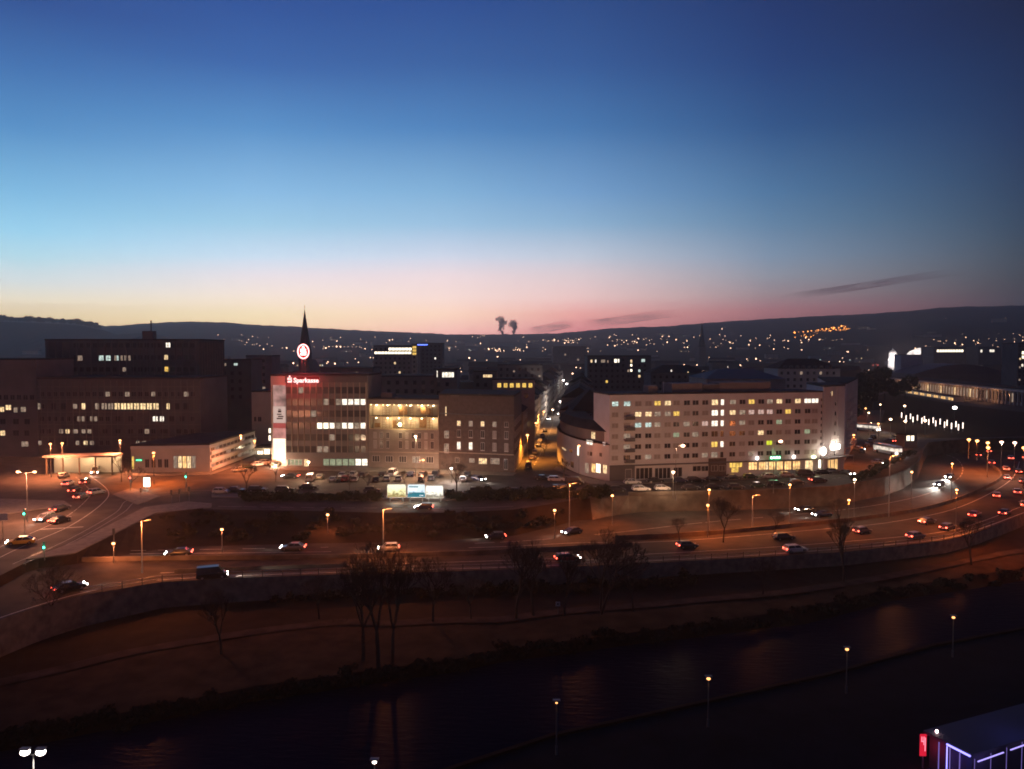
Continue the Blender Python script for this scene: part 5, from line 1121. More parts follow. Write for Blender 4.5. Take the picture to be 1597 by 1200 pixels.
def car_meshes(kind):
    L_, W_, H_ = {'hatchback': (4.0, 1.75, 1.48), 'estate car': (4.6, 1.8, 1.48), 'saloon': (4.6, 1.8, 1.42), 'van': (4.9, 1.95, 2.05)}[kind]
    st = {'hatchback': [(-.5, .42, .78, .86), (-.46, .30, .92, .96), (-.25, .24, .96, 1), (.0, .24, .96, 1), (.22, .24, .93, 1), (.40, .26, .80, .96), (.47, .30, .68, .90), (.5, .38, .56, .80)],
          'estate car': [(-.5, .42, .80, .88), (-.47, .30, .92, .96), (-.25, .24, .95, 1), (0, .24, .95, 1), (.2, .24, .92, 1), (.40, .26, .80, .96), (.47, .30, .68, .90), (.5, .38, .56, .80)],
          'saloon': [(-.5, .42, .76, .86), (-.46, .30, .88, .95), (-.25, .24, .93, 1), (0, .24, .93, 1), (.2, .24, .90, 1), (.40, .26, .80, .96), (.47, .30, .68, .90), (.5, .38, .56, .80)],
          'van': [(-.5, .42, 1.05, .92), (-.48, .30, 1.1, .97), (-.25, .24, 1.12, 1), (0, .24, 1.12, 1), (.25, .24, 1.1, 1), (.38, .26, 1.0, .98), (.46, .30, .85, .94), (.5, .40, .65, .86)]}[kind]
    roof = {'hatchback': [(-.44, .0), (-.36, 1), (.08, 1), (.27, 0)], 'estate car': [(-.47, 0), (-.41, 1), (.06, 1), (.24, 0)], 'saloon': [(-.40, 0), (-.24, 1), (.06, 1), (.24, 0)], 'van': [(-.495, 0), (-.47, 1), (.20, 1), (.36, 0)]}[kind]
    b = MB(); rings = []
    for t, zb, zt, ws in st:
        w = W_ / 2 * ws; x = t * L_; zt_ = zt * (H_ / 1.48 if kind != 'van' else 1)
        rings.append([(x, -w * .92, zb), (x, -w, zb + .18), (x, -w, zt_ - .16), (x, -w * .9, zt_), (x, w * .9, zt_), (x, w, zt_ - .16), (x, w, zb + .18), (x, w * .92, zb)])
    vs_ = [p for r in rings for p in r]; fs_ = []
    for i in range(len(rings) - 1):
        for j in range(8): a = i * 8 + j; c = i * 8 + (j + 1) % 8; fs_.append((a, c, c + 8, a + 8))
    fs_ += [tuple(range(7, -1, -1)), tuple(range((len(rings) - 1) * 8, len(rings) * 8))]; b.add(vs_, fs_)
    belt = (.93 if kind != 'van' else 1.08); tb = W_ / 2 * .90; tt = W_ / 2 * .74
    g = MB(); x0, x1, x2, x3 = [r[0] * L_ for r in roof]
    g.add([(x0, -tb, belt), (x3, -tb, belt - .05), (x3, tb, belt - .05), (x0, tb, belt), (x1, -tt, H_ - .04), (x2, -tt, H_ - .04), (x2, tt, H_ - .04), (x1, tt, H_ - .04)], [(0, 1, 5, 4), (1, 2, 6, 5), (2, 3, 7, 6), (3, 0, 4, 7), (4, 5, 6, 7)])
    b.add([(x1 - .05, -tt - .03, H_ - .05), (x2 + .08, -tt - .03, H_ - .05), (x2 + .08, tt + .03, H_ - .05), (x1 - .05, tt + .03, H_ - .05), (x1 + .05, -tt * .9, H_), (x2 - .05, -tt * .9, H_), (x2 - .05, tt * .9, H_), (x1 + .05, tt * .9, H_)], [(0, 1, 5, 4), (1, 2, 6, 5), (2, 3, 7, 6), (3, 0, 4, 7), (4, 5, 6, 7)])
    for s in (-1, 1):                       # pillars
        for xa_, xb_ in ((x0, x1), (x3, x2), ((x0 * .4 + x3 * .6 - .2), (x1 * .4 + x2 * .6 - .2))): b.bar((xa_, s * tb, belt), (xb_, s * tt, H_ - .04), .05, .045, 4)
        b.box(x3 * .55 - .05, x3 * .55 + .12, s * (W_ / 2 + .08) - .09, s * (W_ / 2 + .08) + .09, .95, 1.08)
    mm = b.mesh('body', [M_plate]); gm = g.mesh('windows', M_glass)
    wm = MB(); wm.bar((0, -.11, 0), (0, .11, 0), .32, .32, 14); tyre = wm.mesh('tyre', M_tyre)
    rm = MB(); rm.bar((0, -.125, 0), (0, .125, 0), .20, .20, 10); rim = rm.mesh('rim', M_rim)
    hl = MB(); hl.ball((0, 0, 0), .23, 8, 5, .45, 1.15, .62); hl0 = hl.mesh('headlight', M_hl0); hl1 = hl.mesh('headlight', M_hl1)
    tl = MB(); tl.box(-.05, .05, -.16, .16, -.09, .09); tl0 = tl.mesh('tail_light', M_tl0); tl1 = tl.mesh('tail_light', M_tl1)
    pl_ = MB(); pl_.box(-.015, .015, -.26, .26, -.06, .06); plm = pl_.mesh('number_plate', M_plate)
    return dict(L=L_, W=W_, H=H_, body=mm, glass=gm, tyre=tyre, rim=rim, hl=(hl0, hl1), tl=(tl0, tl1), plate=plm)
CM = {k: car_meshes(k) for k in ('hatchback', 'estate car', 'saloon', 'van')}
def car(pos, heading, kind, paint, label, group, on='', beam=0):
    K = CM[kind]; o = thing('car' if kind != 'van' else 'van', label, 'car' if kind != 'van' else 'van', pos, math.radians(heading), group)
    bo = place('body', K['body'], o); bo.material_slots[0].link = 'OBJECT'; bo.material_slots[0].material = PM_[paint]
    place('windows', K['glass'], o)
    for sx in (-.31, .31):
        for sy in (-1, 1): w = place('wheel', K['tyre'], o, (sx * K['L'], sy * (K['W'] / 2 - .12), .32)); place('rim', K['rim'], w)
    for sy in (-1, 1):
        place('headlight', K['hl'][1 if 'h' in on else 0], o, (K['L'] * .485, sy * K['W'] * .36, .66)); place('tail_light', K['tl'][1 if 't' in on else 0], o, (-K['L'] * .495, sy * K['W'] * .37, .78 if kind != 'van' else .95))
    place('number_plate', K['plate'], o, (-K['L'] * .503, 0, .55))
    if beam:
        l = bpy.data.lights.new('beam', 'SPOT'); l.energy = beam; l.color = (1, .9, .78); l.spot_size = math.radians(62); l.spot_blend = .8; l.shadow_soft_size = .15
        lo = bpy.data.objects.new('beam', l); COL.objects.link(lo); lo.parent = o; lo.location = (K['L'] * .5 + .15, 0, .7); lo.rotation_euler = (0, math.radians(-82), 0)
        lo.rotation_euler = Vector((1, 0, -.10)).to_track_quat('-Z', 'Y').to_euler()
    if 't' in on: light('bulb', (1, .08, .05), 25, (-K['L'] * .5 - .4, 0, .8), o, .2)
    return o
def head_from(u0, v0, u1, v1, road=True):
    f_ = PR if road else (lambda a, b: P(a, b, 0)); a = f_(u0, v0); b2 = f_(u1, v1); return math.degrees(math.atan2(b2.y - a.y, b2.x - a.x))
mv = 'cars driving on the motorway'
for u, v, hu, hv, k, c, lb, on, bm in [
    (109, 921, 150, 914, 'saloon', 'black', 'black car driving right behind the bare tree at lower left, headlights on', 'ht', 900),
    (331, 902, 380, 898, 'van', 'black', 'dark van with bright headlights driving right along the river wall', 'h', 2200),
    (279, 867, 240, 867, 'saloon', 'black', 'dark car with red tail lights driving left on the far carriageway', 'ht', 900),
    (457, 858, 420, 858, 'saloon', 'grey', 'grey car driving left on the far carriageway, second from the left', 'ht', 900),
    (773, 841, 730, 842, 'hatchback', 'dark grey', 'car with yellowish headlights driving left near the middle of the motorway', 'ht', 1200),
    (885, 875, 930, 873, 'estate car', 'red', 'reddish car on the near carriageway behind the thin bare trees', 'ht', 900),
    (892, 833, 860, 838, 'saloon', 'dark grey', 'dark car coming down the ramp left of the big bare tree', 'h', 900),
    (928, 804, 895, 808, 'hatchback', 'dark grey', 'dark car with headlights at the upper end of the ramp by the hedge', 'h', 900),
    (1072, 855, 1110, 853, 'hatchback', 'dark grey', 'car with red tail lights driving right past the middle of the bend', 't', 0),
    (1241, 861, 1290, 858, 'estate car', 'white', 'white car with lit tail lights on the near lane at right', 't', 0),
    (1222, 842, 1260, 839, 'estate car', 'black', 'black car beside the white car, one lane farther', '', 0),
    (1255, 798, 1225, 800, 'saloon', 'dark grey', 'left one of two cars with bright headlights descending the orange ramp', 'h', 1800),
    (1282, 806, 1250, 808, 'saloon', 'dark blue', 'right one of two cars with bright headlights descending the orange ramp', 'h', 1800),
    (1446, 817, 1480, 810, 'saloon', 'black', 'dark car with bright red brake lights in the bend at right', 't', 0),
    (1428, 840, 1470, 834, 'hatchback', 'grey', 'grey car with tail lights on the near lane of the bend', 't', 0),
    (1465, 758, 1430, 770, 'saloon', 'dark grey', 'left one of two cars with dazzling headlights in the ramp bend', 'h', 17000),
    (1481, 746, 1450, 760, 'saloon', 'black', 'right one of two cars with dazzling headlights in the ramp bend', 'h', 13000),
    (1569, 734, 1560, 722, 'hatchback', 'silver', 'silver car with red tail lights climbing out of the bend', 't', 0),
    (1570, 748, 1562, 738, 'hatchback', 'grey', 'grey car close behind the silver car leaving the bend', 't', 0),
    (1594, 753, 1588, 742, 'saloon', 'dark grey', 'dark car in the outer lane leaving the bend', 't', 0),
    (1586, 770, 1580, 758, 'saloon', 'silver', 'silver car with tail lights at the right edge of the bend', 't', 0),
    (1567, 803, 1590, 790, 'saloon', 'dark grey', 'dark car entering the outer lane at the right edge', 't', 0),
    (1525, 712, 1515, 704, 'hatchback', 'dark grey', 'small car with red lights at the top of the bend', 't', 0),
    (1500, 700, 1485, 697, 'estate car', 'grey', 'grey car farthest up the bend below the bridge', 't', 0),
    (1598, 716, 1590, 706, 'hatchback', 'red', 'red car cut by the right edge beyond the bend', 't', 0),
    (1576, 717, 1568, 708, 'hatchback', 'white', 'white car beyond the bend near the right edge', 't', 0),
    (1546, 724, 1538, 714, 'saloon', 'grey', 'grey saloon braking in the inner lane at the top of the bend', 't', 0),
    (1541, 706, 1530, 700, 'hatchback', 'dark blue', 'dark blue car between the orange lamps at the top of the bend', 't', 0),
    (1588, 738, 1582, 728, 'estate car', 'black', 'black estate car just left of the right edge, above the silver ones', 't', 0),
    (1555, 776, 1562, 764, 'hatchback', 'silver', 'silver hatchback in the inner lane at the right of the bend', 't', 0),
    (1597, 790, 1592, 778, 'saloon', 'white', 'white saloon half cut by the right edge in the bend', 't', 0),
    (1478, 826, 1510, 816, 'estate car', 'dark grey', 'dark estate car in the near lane where the bend begins', 't', 0),
    (1520, 806, 1540, 796, 'saloon', 'red', 'red saloon with tail lights on the near side of the bend', 't', 0),
    (1345, 832, 1385, 826, 'hatchback', 'dark blue', 'dark blue hatchback between the white car and the bend', 't', 0),
    (606, 859, 560, 860, 'hatchback', 'silver', 'silver hatchback on the far carriageway by the second mast', 'ht', 900)]:
    car(PR(u, v), head_from(u, v, hu, hv), k, c, lb, mv, on, bm)
jc = 'cars at the crossroads and on the streets'
for u, v, hd, k, c, lb, on, bm in [
    (106, 757, 100, 'saloon', 'white', 'pale car with glaring tail lights on the street at left', 't', 0), (133, 755, 100, 'hatchback', 'dark grey', 'dark car with red lights right of the pale car at left', 't', 0),
    (117, 768, 95, 'hatchback', 'black', 'black car with small red lights behind the pale car at left', 't', 0), (151, 771, 60, 'hatchback', 'silver', 'silver car with red lights beside the tram tracks', 't', 0),
    (94, 797, 80, 'saloon', 'dark grey', 'first braking car with orange-red lights on the left street', 't', 0), (93, 815, 80, 'saloon', 'black', 'second braking car with orange-red lights, nearest on the left street', 't', 0),
    (100, 745, 100, 'estate car', 'silver', 'silver car under the covered entrance light at left', '', 0), (149, 739, -70, 'van', 'white', 'van with dazzling headlights before the covered entrance', 'h', 900),
    (33, 849, 200, 'saloon', 'yellow', 'yellow taxi with bright headlights at the far left', 'h', 1200), (746, 750, -50, 'saloon', 'dark blue', 'car with bluish white headlights facing the camera before the brick corner building', 'h', 1500),
    (661, 795, 180, 'hatchback', 'dark blue', 'car passing left below the lit billboards', 'ht', 900), (453, 746, 175, 'saloon', 'dark grey', 'car with warm lights turning before the bank', 'ht', 400),
    (871, 647, -80, 'hatchback', 'grey', 'car with headlights far down the narrow side street', 'h', 500), (1321, 741, -75, 'saloon', 'dark grey', 'car with headlights right of the end wing', 'h', 1200),
    (1370, 724, -70, 'saloon', 'grey', 'car with bright headlights on the side street at right', 'h', 2500), (1340, 703, -75, 'hatchback', 'silver', 'silver car with headlights coming down the right side street', 'h', 500), (1357, 664, -60, 'saloon', 'dark grey', 'car with headlights behind the white bus', 'h', 500),
    (1388, 690, 110, 'hatchback', 'grey', 'car with red lights going up beside the bus', 't', 0), (1400, 682, 110, 'saloon', 'black', 'black car with red lights near the kiosk', 't', 0),
    (855, 655, -85, 'saloon', 'black', 'dark car with headlights in the middle of the narrow side street', 'h', 400), (127, 778, 85, 'hatchback', 'grey', 'grey car with red lights in the middle of the left street', 't', 0),
    (70, 812, -95, 'estate car', 'silver', 'silver estate car with headlights coming toward the camera at left', 'h', 700),
    (1276, 752, 10, 'saloon', 'dark grey', 'dark car with red tail lights at the right end of the parking street', 't', 0)]:
    car(P(u, v, 0), hd, k, c, lb, jc, on, bm)
# bus and white truck
def bus(u, v, hd, label, on, name='bus', w=2.5, l=11, h=3.1):
    o = thing(name, label, name, P(u, v, 0), math.radians(hd), 'buses on the side street'); mb = MB(); mb.box(-l / 2, l / 2, -w / 2, w / 2, .35, h); mb.build('body', PM_['white'] if name == 'bus' else PM_['red'], o)
    mb = MB(); mb.box(-l / 2 - .01, l / 2 + .01, -w / 2 - .01, w / 2 + .01, 1.3, 2.4); mb.build('windows', emit('bus_inside', (1, .85, .7), .9, .5, .6), o)
    for sx in (-.32, .34):
        for sy in (-1, 1): mb = MB(); mb.bar((0, -.14, 0), (0, .14, 0), .48, .48, 12); mb.build('wheel', M_tyre, o, (sx * l, sy * (w / 2 - .1), .48))
    for sy in (-1, 1): place('headlight', CM['saloon']['hl'][1], o, (l / 2 + .03, sy * .85, .85), 0, (1, 1.7, 1.7))
    l_ = light('beam', (.9, .93, 1), 3500, (l / 2 + .5, 0, 1), o, .2, 'SPOT', None, 70, .8); l_.data.energy = 1300; l_.rotation_euler = Vector((1, 0, -.12)).to_track_quat('-Z', 'Y').to_euler()
bus(1384, 708, -78, 'bus with two bluish white headlights on the side street at right', True)
bus(1352, 672, -60, 'white bus with lit windows farther up the side street', True)
# parked cars
kinds = ['hatchback', 'estate car', 'saloon', 'hatchback', 'saloon', 'van']; pc = ['dark grey', 'black', 'silver', 'dark blue', 'grey', 'white', 'dark grey', 'red', 'silver', 'black', 'dark green', 'beige']
rr = random.Random(5)
def row(lst, hd, where, group, jit=4):
    for i, q in enumerate(lst):
        u, v = q[0], q[1]; c = q[2] if len(q) > 2 else rr.choice(pc); k = q[3] if len(q) > 3 else rr.choice(kinds[:5])
        car(P(u, v, 0), (hd if len(q) < 5 else q[4]) + rr.uniform(-jit, jit), k, c, '%s parked %s, %s from left %s' % (c, k, nth(i + 1), where), group, '', 0)
row([(484, 750, 'white', 'van'), (499, 747), (520, 751, 'silver'), (538, 750), (553, 751), (587, 751, 'black'), (603, 750, 'silver'), (621, 750, 'silver'), (657, 751, 'black'), (672, 749, 'grey'), (722, 751, 'white')], 95, 'in the front row before the bank', 'cars parked in the front row before the bank')
row([(535, 744, 'silver'), (551, 743), (567, 744), (597, 743, 'black'), (613, 742, 'white', 'van'), (641, 743), (660, 743, 'black'), (680, 744, 'dark grey', 'van'), (729, 743, 'dark grey')], 85, 'in the back row before the bank', 'cars parked in the back row before the bank')
row([(345, 770, 'silver'), (368, 768, 'dark grey'), (402, 767, 'black'), (444, 767, 'dark grey', 'estate car'), (481, 763, 'black', 'saloon')], 2, 'on the street left of the bank', 'cars parked along the street left of the car park')
row([(374, 736, 'silver'), (387, 731), (404, 727), (416, 724), (433, 727)], 35, 'on the forecourt beside the low wing', 'cars parked beside the low wing')
row([(580, 768, 'dark grey'), (747, 769, 'black', 'estate car'), (804, 770, 'black', 'saloon'), (841, 770, 'dark grey', 'saloon'), (877, 769, 'black', 'van'), (927, 768, 'dark blue'), (963, 767, 'dark grey')], 3, 'behind the dark hedge', 'cars parked behind the dark hedge')
row([(1000, 766, 'white', 'estate car'), (1033, 765, 'white', 'hatchback'), (1077, 764, 'dark grey', 'saloon'), (1113, 763, 'black', 'saloon'), (1148, 763, 'dark grey', 'hatchback'), (1182, 761, 'dark green', 'hatchback'), (1210, 758, 'black', 'estate car'), (1243, 756, 'dark grey', 'hatchback')], 4, 'in the kerb row nearest the ramp', 'cars parked in the kerb row nearest the ramp')
row([(986, 755, 'white', 'saloon'), (1022, 753, 'black'), (1060, 753, 'dark blue'), (1085, 752, 'black', 'estate car'), (1113, 751, 'black', 'saloon'), (1143, 748, 'dark grey'), (1170, 747, 'dark green'), (1200, 746, 'silver', 'saloon'), (1227, 744, 'silver', 'hatchback'), (1256, 743, 'dark grey', 'van'), (1284, 740, 'black'), (1299, 738, 'grey')], 6, 'in the row along the shops', 'cars parked along the shops')
row([(824, 730, 'dark grey', 'van'), (830, 717, 'grey'), (834, 708, 'silver'), (840, 697, 'black'), (842, 690, 'grey'), (846, 682, 'silver'), (850, 674, 'black')], 86, 'along the left kerb of the side street', 'cars parked in the side street')
row([(847, 749, 'black', 'saloon'), (868, 751, 'white', 'estate car'), (896, 756, 'black', 'van')], -8, 'at the mouth of the side street', 'cars at the mouth of the side street')
row([(1344, 706, 'grey'), (1352, 697, 'black'), (1357, 690, 'silver'), (1362, 684, 'black')], 70, 'up the right side street', 'cars parked up the right side street')
# ------------------------------------------------------------------ trees and shrubs
M_bark = mat('bark', (.035, .028, .022), .95, noise=.3, scale=2); M_twig = mat('twigs', (.040, .030, .024), .95); M_birch = mat('birch_bark', (.25, .22, .2), .9, noise=.5, scale=2)
M_leaf = mat('evergreen_leaves', (.016, .022, .012), .9, col2=(.035, .042, .02), scale=.6, spec=.1); M_shrub = mat('winter_shrub', (.018, .015, .010), .95, col2=(.04, .030, .018), scale=.5, spec=.1)
def bare_tree(seed, H, spread=.55, forks=1, twiggy=6):
    rr = random.Random(seed); T = MB(); Cr = MB()
    def grow(p, d, l, r, lev):
        n = 3 if lev < 2 else 2; q = p
        for i in range(n):
            d2 = (d + Vector((rr.uniform(-1, 1), rr.uniform(-1, 1), rr.uniform(-.3, .7))) * (.10 + .05 * lev)).normalized(); e = q + d2 * l / n
            r1 = r * (1 - .22 / n * (1 + i)); (T if lev < 2 else Cr).bar(q, e, r * (1 - .2 * i / n), max(r1 * .9, .012), 5 if lev < 2 else 3); q = e; d = d2
        if lev >= twiggy: return
        k = rr.choice([3, 3, 4]) if lev else 4
        for j in range(k):
            a = 2 * PI * (j + rr.random() * .7) / k; side = d.orthogonal().normalized(); side.rotate(Matrix.Rotation(a, 3, d))
            d3 = (d * rr.uniform(.65, 1.1) + side * rr.uniform(spread * .7, spread * 1.4) + Vector((0, 0, .18))).normalized(); grow(q, d3, l * rr.uniform(.58, .78), r * rr.uniform(.5, .66), lev + 1)
    base = H * .30
    for fk in range(forks):
        a = fk * PI + .3; d = Vector((math.cos(a) * .32, math.sin(a) * .2, 1)).normalized() if forks > 1 else Vector((0, 0, 1)); grow(Vector((0, 0, -.3)), d, base, H * .019, 0)
    return T.mesh('trunk', M_bark), Cr.mesh('crown', M_twig)
TV = [bare_tree(1, 12), bare_tree(2, 13, .45), bare_tree(3, 12, .6), bare_tree(4, 13, .5, 2), bare_tree(9, 14, .32)]
TS = [bare_tree(21, 8, .5, 1, 5), bare_tree(22, 8, .6, 1, 5)]
def tree(p, vi, s, label, group, small=False, rz=0):
    T, Cr = (TS if small else TV)[vi]; o = thing('bare_tree', label, 'tree', p, rz, group); o.scale = (s, s, s); place('trunk', T, o); place('crown', Cr, o); return o
g = 'bare trees on the river bank'
for u, v, z, vi, s, lb in [
    (84, 992, -7.2, 2, .95, 'bare tree at lower left in front of the crossroads ramp'), (938, 955, -7.0, 3, 1.15, 'big dark forked bare tree standing before the lit motorway right of centre'),
    (590, 1040, -7.8, 4, 1.35, 'tallest bare tree on the bank, left of centre'), (566, 1030, -7.8, 1, 1.2, 'bare tree close left of the tallest one on the bank'), (612, 1034, -7.8, 4, 1.15, 'bare tree close right of the tallest one on the bank'),
    (675, 968, -7.2, 2, .9, 'bare tree by the towpath just left of centre'), (805, 962, -7.1, 4, .95, 'slim bare tree right of centre, left one of a close pair'), (832, 958, -7.1, 1, .95, 'slim bare tree right of centre, right one of a close pair'),
    (498, 965, -7.2, 0, .62, 'low bushy bare tree before the river railing, left of the tallest trees'), (345, 1020, -7.6, 4, .7, 'thin lone bare tree on the left part of the bank'), (880, 958, -7.1, 4, .8, 'thin bare tree between the close pair and the big forked tree'),
    (735, 965, -7.2, 0, .6, 'small bushy bare tree by the railing at the centre'), (988, 952, -7.0, 1, .75, 'bare tree directly right of the big forked tree'), (1316, 905, -7.0, 4, .9, 'thin bare tree in front of the bend, at right'),
    (1515, 880, -7.0, 1, .8, 'bare tree at the right end of the river wall'), (1190, 925, -7.0, 0, .55, 'small bare tree below the river wall, right of centre')]:
    tree(P(u, v, z), vi, s, lb, g, rz=u)
g = 'bare trees between the roads'
for u, v, vi, s, lb in [(1128, 846, 2, .85, 'spreading bare tree between ramp and motorway, lit greenish'), (1310, 822, 0, .6, 'low bare tree on the barrier strip in the bend'), (1208, 836, 0, .5, 'low dark bare tree on the barrier strip before the bend'), (1060, 844, 0, .45, 'small bare tree on the barrier strip beside the big forked one')]:
    tree(PR(u, v), vi, s, lb, g, rz=u * .7)
g = 'small street trees'
for u, v, vi, s, lb in [(385, 770, 0, 1.15, 'bare street tree left of the car park'), (572, 765, 1, .62, 'clipped little tree at the car park edge, left of the billboards'), (632, 757, 1, .62, 'clipped little tree behind the gap between the first two billboards'), (545, 765, 0, .6, 'second little tree at the car park edge from the left'), (712, 772, 0, 1.3, 'bare street tree with a pale lit crown right of the billboards'),
    (190, 752, 0, 1.1, 'bare tree left of the low pale building at the crossroads'), (203, 765, 1, 1.0, 'bare tree beside the red traffic light'), (430, 752, 0, .9, 'bare street tree before the stair tower'), (848, 712, 1, .9, 'bare tree halfway up the narrow side street'), (880, 746, 0, .8, 'bare tree at the corner of the curved house')]:
    tree(P(u, v, 0), vi, s, lb, g, True, rz=u)
def clump_mesh(name, seed, n, rx, ry, rz, m, leaf=.22):
    rr = random.Random(seed); mb = MB(); lumps = [(rr.uniform(-.6, .6), rr.uniform(-.6, .6), rr.uniform(.2, .8), rr.uniform(.3, .55)) for _ in range(9)]
    for _ in range(n):
        a = rr.choice(lumps); v = Vector((rr.gauss(0, 1), rr.gauss(0, 1), rr.gauss(0, 1))).normalized() * a[3] * rr.uniform(.7, 1.05)
        c = Vector(((a[0] + v.x) * rx, (a[1] + v.y) * ry, max(.05, a[2] + v.z * .7) * rz)); d = Vector((rr.uniform(-1, 1), rr.uniform(-1, 1), rr.uniform(-1, 1))).normalized(); e = d.orthogonal().normalized() * leaf * rr.uniform(.6, 1.3); f_ = d.cross(e).normalized() * leaf * rr.uniform(.6, 1.3)
        mb.add([c - e, c - f_ * .7, c + e, c + f_ * .7], [(0, 1, 2, 3)])
    return mb
def thicket(name, label, pts, m, h=(1.2, 2.4), kind=None, cat='hedge', w=1.8, n=420, leaf=.25, seed=1):
    rr = random.Random(seed); root = MB(); o0 = pts[0]
    for p in pts:
        s = rr.uniform(*h); c = clump_mesh('x', rr.random(), n, w, w * .8, s, None, leaf); off_ = p - o0
        root.add([(v[0] + off_.x, v[1] + off_.y, v[2] + off_.z) for v in c.v], c.f)
    o = root.build(name, m, None, o0)
    if kind: tag(o, kind=kind)
    else: tag(o, label, cat)
    return o
hp = [P(380 + i * 9, 780 + (i % 2), 0) for i in range(24)]; thicket('hedge', 'long dark hedge behind the street left of the lit billboards', hp, M_leaf, seed=2)
hp = [P(702 + i * 9, 778 + (i % 3) * 2 - i * .15, 0) for i in range(28)]; thicket('hedge', 'thick dark hedge right of the lit billboards before the parked cars', hp, M_leaf, (1.8, 3.0), seed=3)
def slope_z(u, t): a = P(u, curve_at(C_E, u), 0); b2 = PR(u, curve_at(C_M2, u)); return a.lerp(b2, t)
hp = [slope_z(260 + i * 9.4, rr.uniform(.1, .9)) for i in range(66)]; thicket('embankment_bushes', None, hp, M_shrub, (.8, 1.8), 'stuff', n=260, seed=4, w=1.5)
hp = [P(1337 + i * 7, 752 - i * 3.6, 0.1) for i in range(13)]; thicket('hedge', 'dark hedge curving along the top of the ramp wall at right', hp, M_leaf, (1.2, 2.2), seed=5)
def lp(ca, cb, u, t, za, zb): return P(u, curve_at(ca, u), za).lerp(P(u, curve_at(cb, u), zb), t)
hp = [lp(C_W, C_G1, -100 + i * 17, rr.uniform(.2, .9), -9.1, -7.9) for i in range(105)]; thicket('bank_bushes', None, hp, M_shrub, (.6, 1.6), 'stuff', n=170, seed=6, w=1.5, leaf=.28)
hp = [P(u_, curve_at(C_M1, u_) + 34 + rr.uniform(-4, 8), -6.9) for u_ in [430 + i * 11 for i in range(60)]]; thicket('towpath_bushes', None, hp, M_shrub, (.8, 2.2), 'stuff', n=200, seed=7, w=1.3)
# park trees with dense crowns at right
cl = [clump_mesh('crown', k, 1500, 5.5, 5, 9, None, .55).mesh('crown', M_leaf) for k in (1, 2)]; tk = MB(); tk.bar((0, 0, 0), (0, 0, 4), .35, .25); tkm = tk.mesh('trunk', M_bark)
for i, (u, D, s) in enumerate([(1248, 330, 1.25), (1268, 345, 1.1), (1232, 350, 1.0), (1345, 420, 1.2), (1362, 470, 1.5), (1380, 520, 1.5), (1398, 540, 1.2), (1412, 560, 1.2), (1330, 380, 1.0), (1352, 600, 1.7), (1372, 640, 1.8), (1420, 620, 1.3), (1315, 450, 1.3), (1336, 520, 1.4)]):
    p = at_depth(u, 600, D); o = thing('park_tree', 'dark round-crowned tree in the park behind the white apartment building, %s from the left' % nth(sorted([1248, 1268, 1232, 1345, 1362, 1380, 1398, 1412, 1330, 1352, 1372, 1420, 1315, 1336]).index(u) + 1), 'tree', (p.x, p.y, 0), i, 'dark trees of the park'); o.scale = (s, s, s); place('trunk', tkm, o); place('crown', cl[i % 2], o, (0, 0, 2.5))
# trees on the left ridge
for i in range(26):
    u = -10 + i * 6.6 + random.uniform(-2, 2); D = 2600; p = at_depth(u, curve_at(PROF, u) + 2.5, D); z = terrain_z(u, D)
    o = thing('ridge_tree', 'dark tree on the wooded ridge at the left edge, %s from the left' % nth(i + 1), 'tree', (p.x, p.y, p.z - 5), i, 'trees on the left ridge'); s = random.uniform(1.3, 2.4); o.scale = (s * 1.2, s * 1.2, s); place('trunk', tkm, o); place('crown', cl[i % 2], o, (0, 0, 1))
mr_ = MB(); q = [at_depth(-260 + i * 15, curve_at(PROF, -260 + i * 15) + (5 if i < 29 else 12), 2600) for i in range(34)]
mr_.add(q + [Vector((p.x, p.y - 500, 0)) for p in q] + [Vector((p.x, p.y + 700, 0)) for p in q], [(i, i + 34, i + 35, i + 1) for i in range(33)] + [(i, i + 1, i + 69, i + 68) for i in range(33)]); tag(mr_.build('hills', M_wood), kind='structure')
# ------------------------------------------------------------------ far lights
def ground_hit(u, v, up=6.0):
    if v > 549: D = (CAMZ - up) * FPX / (v - 545); 
    else:
        D = None
        for k in range(80):
            d_ = 1500 * (5000 / 1500) ** (k / 79)
            if CAMZ - (v - 545) * d_ / FPX <= terrain_z(u, d_) + up: D = d_; break
        if D is None: D = 4800
    D = min(D, 4800)
    p = at_depth(u, v, D); return p, D
rr = random.Random(3)
def lights(name, lst, col, st, px=.8, up=6.0):
    mb = MB()
    for u, v in lst:
        p, D = ground_hit(u, v, up); r = px * rr.choice((.5, .7, .8, 1.0, 1.5)) * D / FPX; mb.ball(p, r, 6, 4)
    tag(mb.build(name, emit(name + '_glow', col, st)), kind='stuff')
oh = []
for i in range(120):
    t = rr.random(); u = 1238 + 87 * t; oh.append((u, 527 - 13 * max(0, t - .3) - rr.random() * 11))
lights('hillside_lights', oh, (1, .33, .06), 7, .75)
pk = [(u + rr.uniform(-12, 12), v + rr.uniform(-1.5, 1.5)) for u, v in [(668, 544), (690, 543), (740, 537), (700, 540), (760, 545), (775, 546), (800, 545), (815, 543), (830, 532), (850, 532), (888, 531), (890, 534), (780, 548), (795, 551), (810, 547), (870, 531), (745, 525), (640, 548), (660, 550), (680, 549)] for _ in range(5)]
lights('distant_lights', pk, (1, .58, .36), 6, .6)
